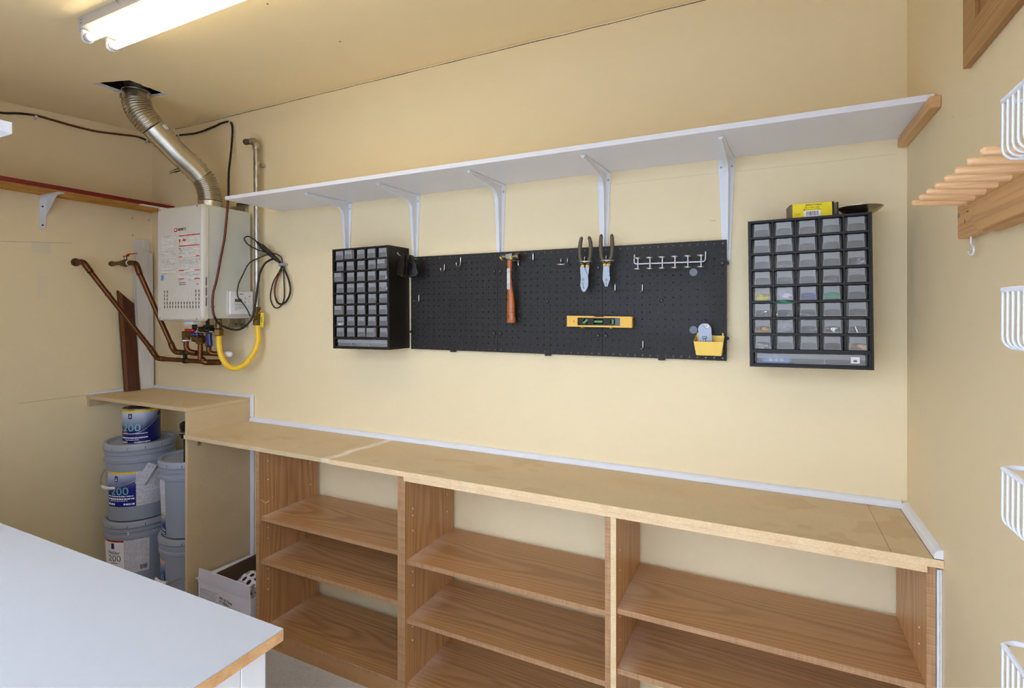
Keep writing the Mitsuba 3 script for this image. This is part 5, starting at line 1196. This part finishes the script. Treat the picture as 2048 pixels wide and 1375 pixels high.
# ------------------------------------------------------------------ ceiling light
t = thing('strip_light', 'twin-tube fluorescent strip light on the ceiling', 'ceiling light')
fx0, fx1, fy0, fy1 = -2.070, -.830, -.917, -.800
def tilt(m): m.vertices[:, 2] += .07 * (m.vertices[:, 1] + .86); return m
zc_ = 2.455 - .07 * .86
obj('housing', tilt(extr_yz(Polygon([(fy0, zc_ - .0006), (fy0, zc_ - .034), (fy0 + .016, zc_ - .041), (fy1 - .016, zc_ - .041), (fy1, zc_ - .034), (fy1, zc_ - .0006)]), fx0, fx1)), 'lamp_paint', t, False)
obj('end_plate', tilt(bx(fx0 - .0025, fx0 - .0001, fy0 - .0005, fy1 + .0005, zc_ - .044, zc_ - .0006, .0008)), 'lamp_paint', t)
for yy, zz in ((fy0 + .008, -.012), (fy0 + .008, -.022), (fy0 + .016, -.012), (fy0 + .016, -.022)): obj('vent_hole', tilt(rod([fx0 + .006 + yy - fy0, fy0 - .0004, zc_ + zz], [fx0 + .006 + yy - fy0, fy0 + .0002, zc_ + zz], .0016, 8)), 'ink_black', t)
obj('wire_end', tube(spline([(fx0 + .23, fy0 - .002, zc_ - .004), (fx0 + .235, fy0 - .006, zc_ - .014), (fx0 + .24, fy0 - .004, zc_ - .020)], 4), .001, 6), 'ink_grey', t, True)
for yc in (-.895, -.822):
    zt_ = zc_ - .064
    for x, s_ in ((fx0 + .004, 1), (fx1 - .004, -1)):
        h_ = obj('lamp_holder', tilt(cat_([extr_yz(Point(yc, zt_).buffer(.0165, 10).union(sbox(yc - .0165, zt_, yc + .0165, zc_ - .041)), min(x, x + s_ * .011), max(x, x + s_ * .011))])), 'coat_white', t)
        obj('dark_seam', tilt(tube([(x + s_ * .0112, yc, zt_), (x + s_ * .0125, yc, zt_)], .0140, 20)), 'ink_black', h_)
    for x0_, x1_ in ((fx0 + .0168, fx0 + .030), (fx1 - .030, fx1 - .0168)): obj('tube_cap', tilt(tube([(x0_, yc, zt_), (x1_, yc, zt_)], .0134, 20)), 'coat_white', t)
    k = obj('tube', tilt(tube([(x, yc, zt_) for x in np.linspace(fx0 + .0303, fx1 - .0303, 3)], .0130, 20)), 'tube_glow', t, True, label='lit fluorescent tube')
    scene[k]['emitter'] = {'type': 'area', 'radiance': rgb(TUBE_RADIANCE * 1.0, TUBE_RADIANCE * .88, TUBE_RADIANCE * .62)}

# ------------------------------------------------------------------ right wall
t = thing('peg_rack', 'wooden coat rack with a row of long dowel pegs on the right wall', 'coat rack')
RY = lambda y: y
def rounded(P, r): return Polygon(P).buffer(-r).buffer(r, 8)
obj('end_block', extr_yz(rounded([(-.522, 1.629), (-.64, 1.629), (-.64, 1.553), (-.522, 1.553)], .010), .343, XR - .0006), 'pine', t, 20)
m = extr_yz(Polygon([(-.618, 1.632), (-1.05, 1.632), (-1.05, 1.5535), (-.668, 1.5535), (-.664, 1.558), (-.632, 1.582), (-.619, 1.600)]), .3325, .3612)
obj('main_board', m, 'pine', t, 20)
obj('bevel', extr_yz(Polygon([(-.668, 1.5535), (-1.05, 1.5535), (-1.05, 1.549), (-.672, 1.549)]), .340, XR - .0006), 'pine', t, False)
for i in range(8):
    y = -.602 - .0523 * i
    obj('peg', capsule((.3424 if i == 0 else .3324, y, 1.6135), (.2575, y, 1.6200), .0061, 14), 'dowel_wood', t, True)
obj('screw', rod([.3428, -.532, 1.600], [.3412, -.532, 1.600], .0042, 12), 'steel', t)
obj('knot', cat_([hull([(.3429, -.575, 1.6005), (.3429, -.585, 1.602), (.3429, -.592, 1.5995), (.3424, -.583, 1.598), (.3424, -.575, 1.6005)]), bx(.3424, .3431, -.5655, -.5645, 1.580, 1.588)]), 'dark_wood_bevel', t, False)
t = thing('screw_hook', 'small white metal cup hook screwed into the underside of the coat rack', 'hook')
obj('wire', wire([(.350, -.573, 1.5532), (.350, -.573, 1.546), (.350, -.5735, 1.539), (.350, -.580, 1.5355), (.350, -.588, 1.530), (.350, -.587, 1.522), (.350, -.577, 1.517), (.350, -.566, 1.519), (.350, -.559, 1.524), (.350, -.555, 1.526)], .0018), 'coat_white', t, True)

t = thing('wood_frame', 'flat brown wooden frame with an inset panel high on the right wall', 'frame')
fo = [(-.527, 1.891), (-1.35, 1.891), (-1.35, 2.34), (-.527, 2.34)]
fw = .067
y0, y1, z0, z1 = -1.35, -.527, 1.891, 2.34
for k, P in enumerate(([(y1, z0), (y1 - fw, z0 + fw), (y1 - fw, z1 - fw), (y1, z1)], [(y1 - .0003, z0), (y0, z0), (y0 + fw, z0 + fw), (y1 - fw - .0003, z0 + fw)], [(y0, z0), (y0, z1), (y0 + fw, z1 - fw), (y0 + fw, z0 + fw)], [(y1, z1), (y1 - fw, z1 - fw), (y0 + fw, z1 - fw), (y0, z1)])):
    obj('stile' if k % 2 == 0 else 'rail', extr_yz(Polygon(P), .3500, XR - .0006), 'oak_frame', t, False)
obj('panel', extr_yz(sbox(y0 + fw, z0 + fw, y1 - fw, z1 - fw), .3550, XR - .0007), 'frame_panel', t, False)

def basket(z, lab):
    t = thing('wire_basket', lab, 'basket', 'white wire baskets')
    x0_, x1_, ya, yb_, h = .2385, .3535, -1.078, -1.66, .066
    obj('rim', tube([(x1_, ya, z), (x0_ + .012, ya, z), (x0_, ya - .010, z), (x0_, yb_ + .010, z), (x0_ + .012, yb_, z), (x1_, yb_, z)], .0030, 8, True), 'coat_white', t, True)
    ms = []
    n = 42
    for i in range(n):
        y = ya - .008 - (ya - yb_ - .016) * i / (n - 1)
        ms.append(tube([(x0_, y, z - .001), (x0_, y, z - h + .013)] + [(x0_ + .012 - .012 * math.cos(q), y, z - h + .012 - .012 * math.sin(q)) for q in np.linspace(.05, 1.52, 6)] + [(x0_ + .013, y, z - h), (x1_ - .013, y, z - h)] + [(x1_ - .012 + .012 * math.sin(q), y, z - h + .012 - .012 * math.cos(q)) for q in np.linspace(.05, 1.52, 6)] + [(x1_, y, z - h + .013), (x1_, y, z - .001)], .0016, 6))
    for m_ in ms: obj('wire', m_, 'coat_white', t, True)
    obj('bottom_bar', cat_([rod([x, ya - .006, z - h - .0018], [x, yb_ + .006, z - h - .0018], .0018, 6) for x in (x0_ + .02, (x0_ + x1_) / 2, x1_ - .02)]), 'coat_white', t)
ord4 = [('top', 1.646), ('second', 1.434), ('third', 1.233), ('bottom', 1.035)]
for nm, z in ord4: basket(z, f'{nm} white wire basket of the four at the right picture edge' if nm != 'bottom' else 'lowest white wire basket of the four at the right picture edge')
t = thing('basket_rail', 'pair of white rails on the right wall carrying the wire baskets', 'rail')
for y in (-1.20, -1.54): obj('upright', bx(.3555, XR - .0006, y - .008, y + .008, .92, 1.70, .001), 'white_metal', t)
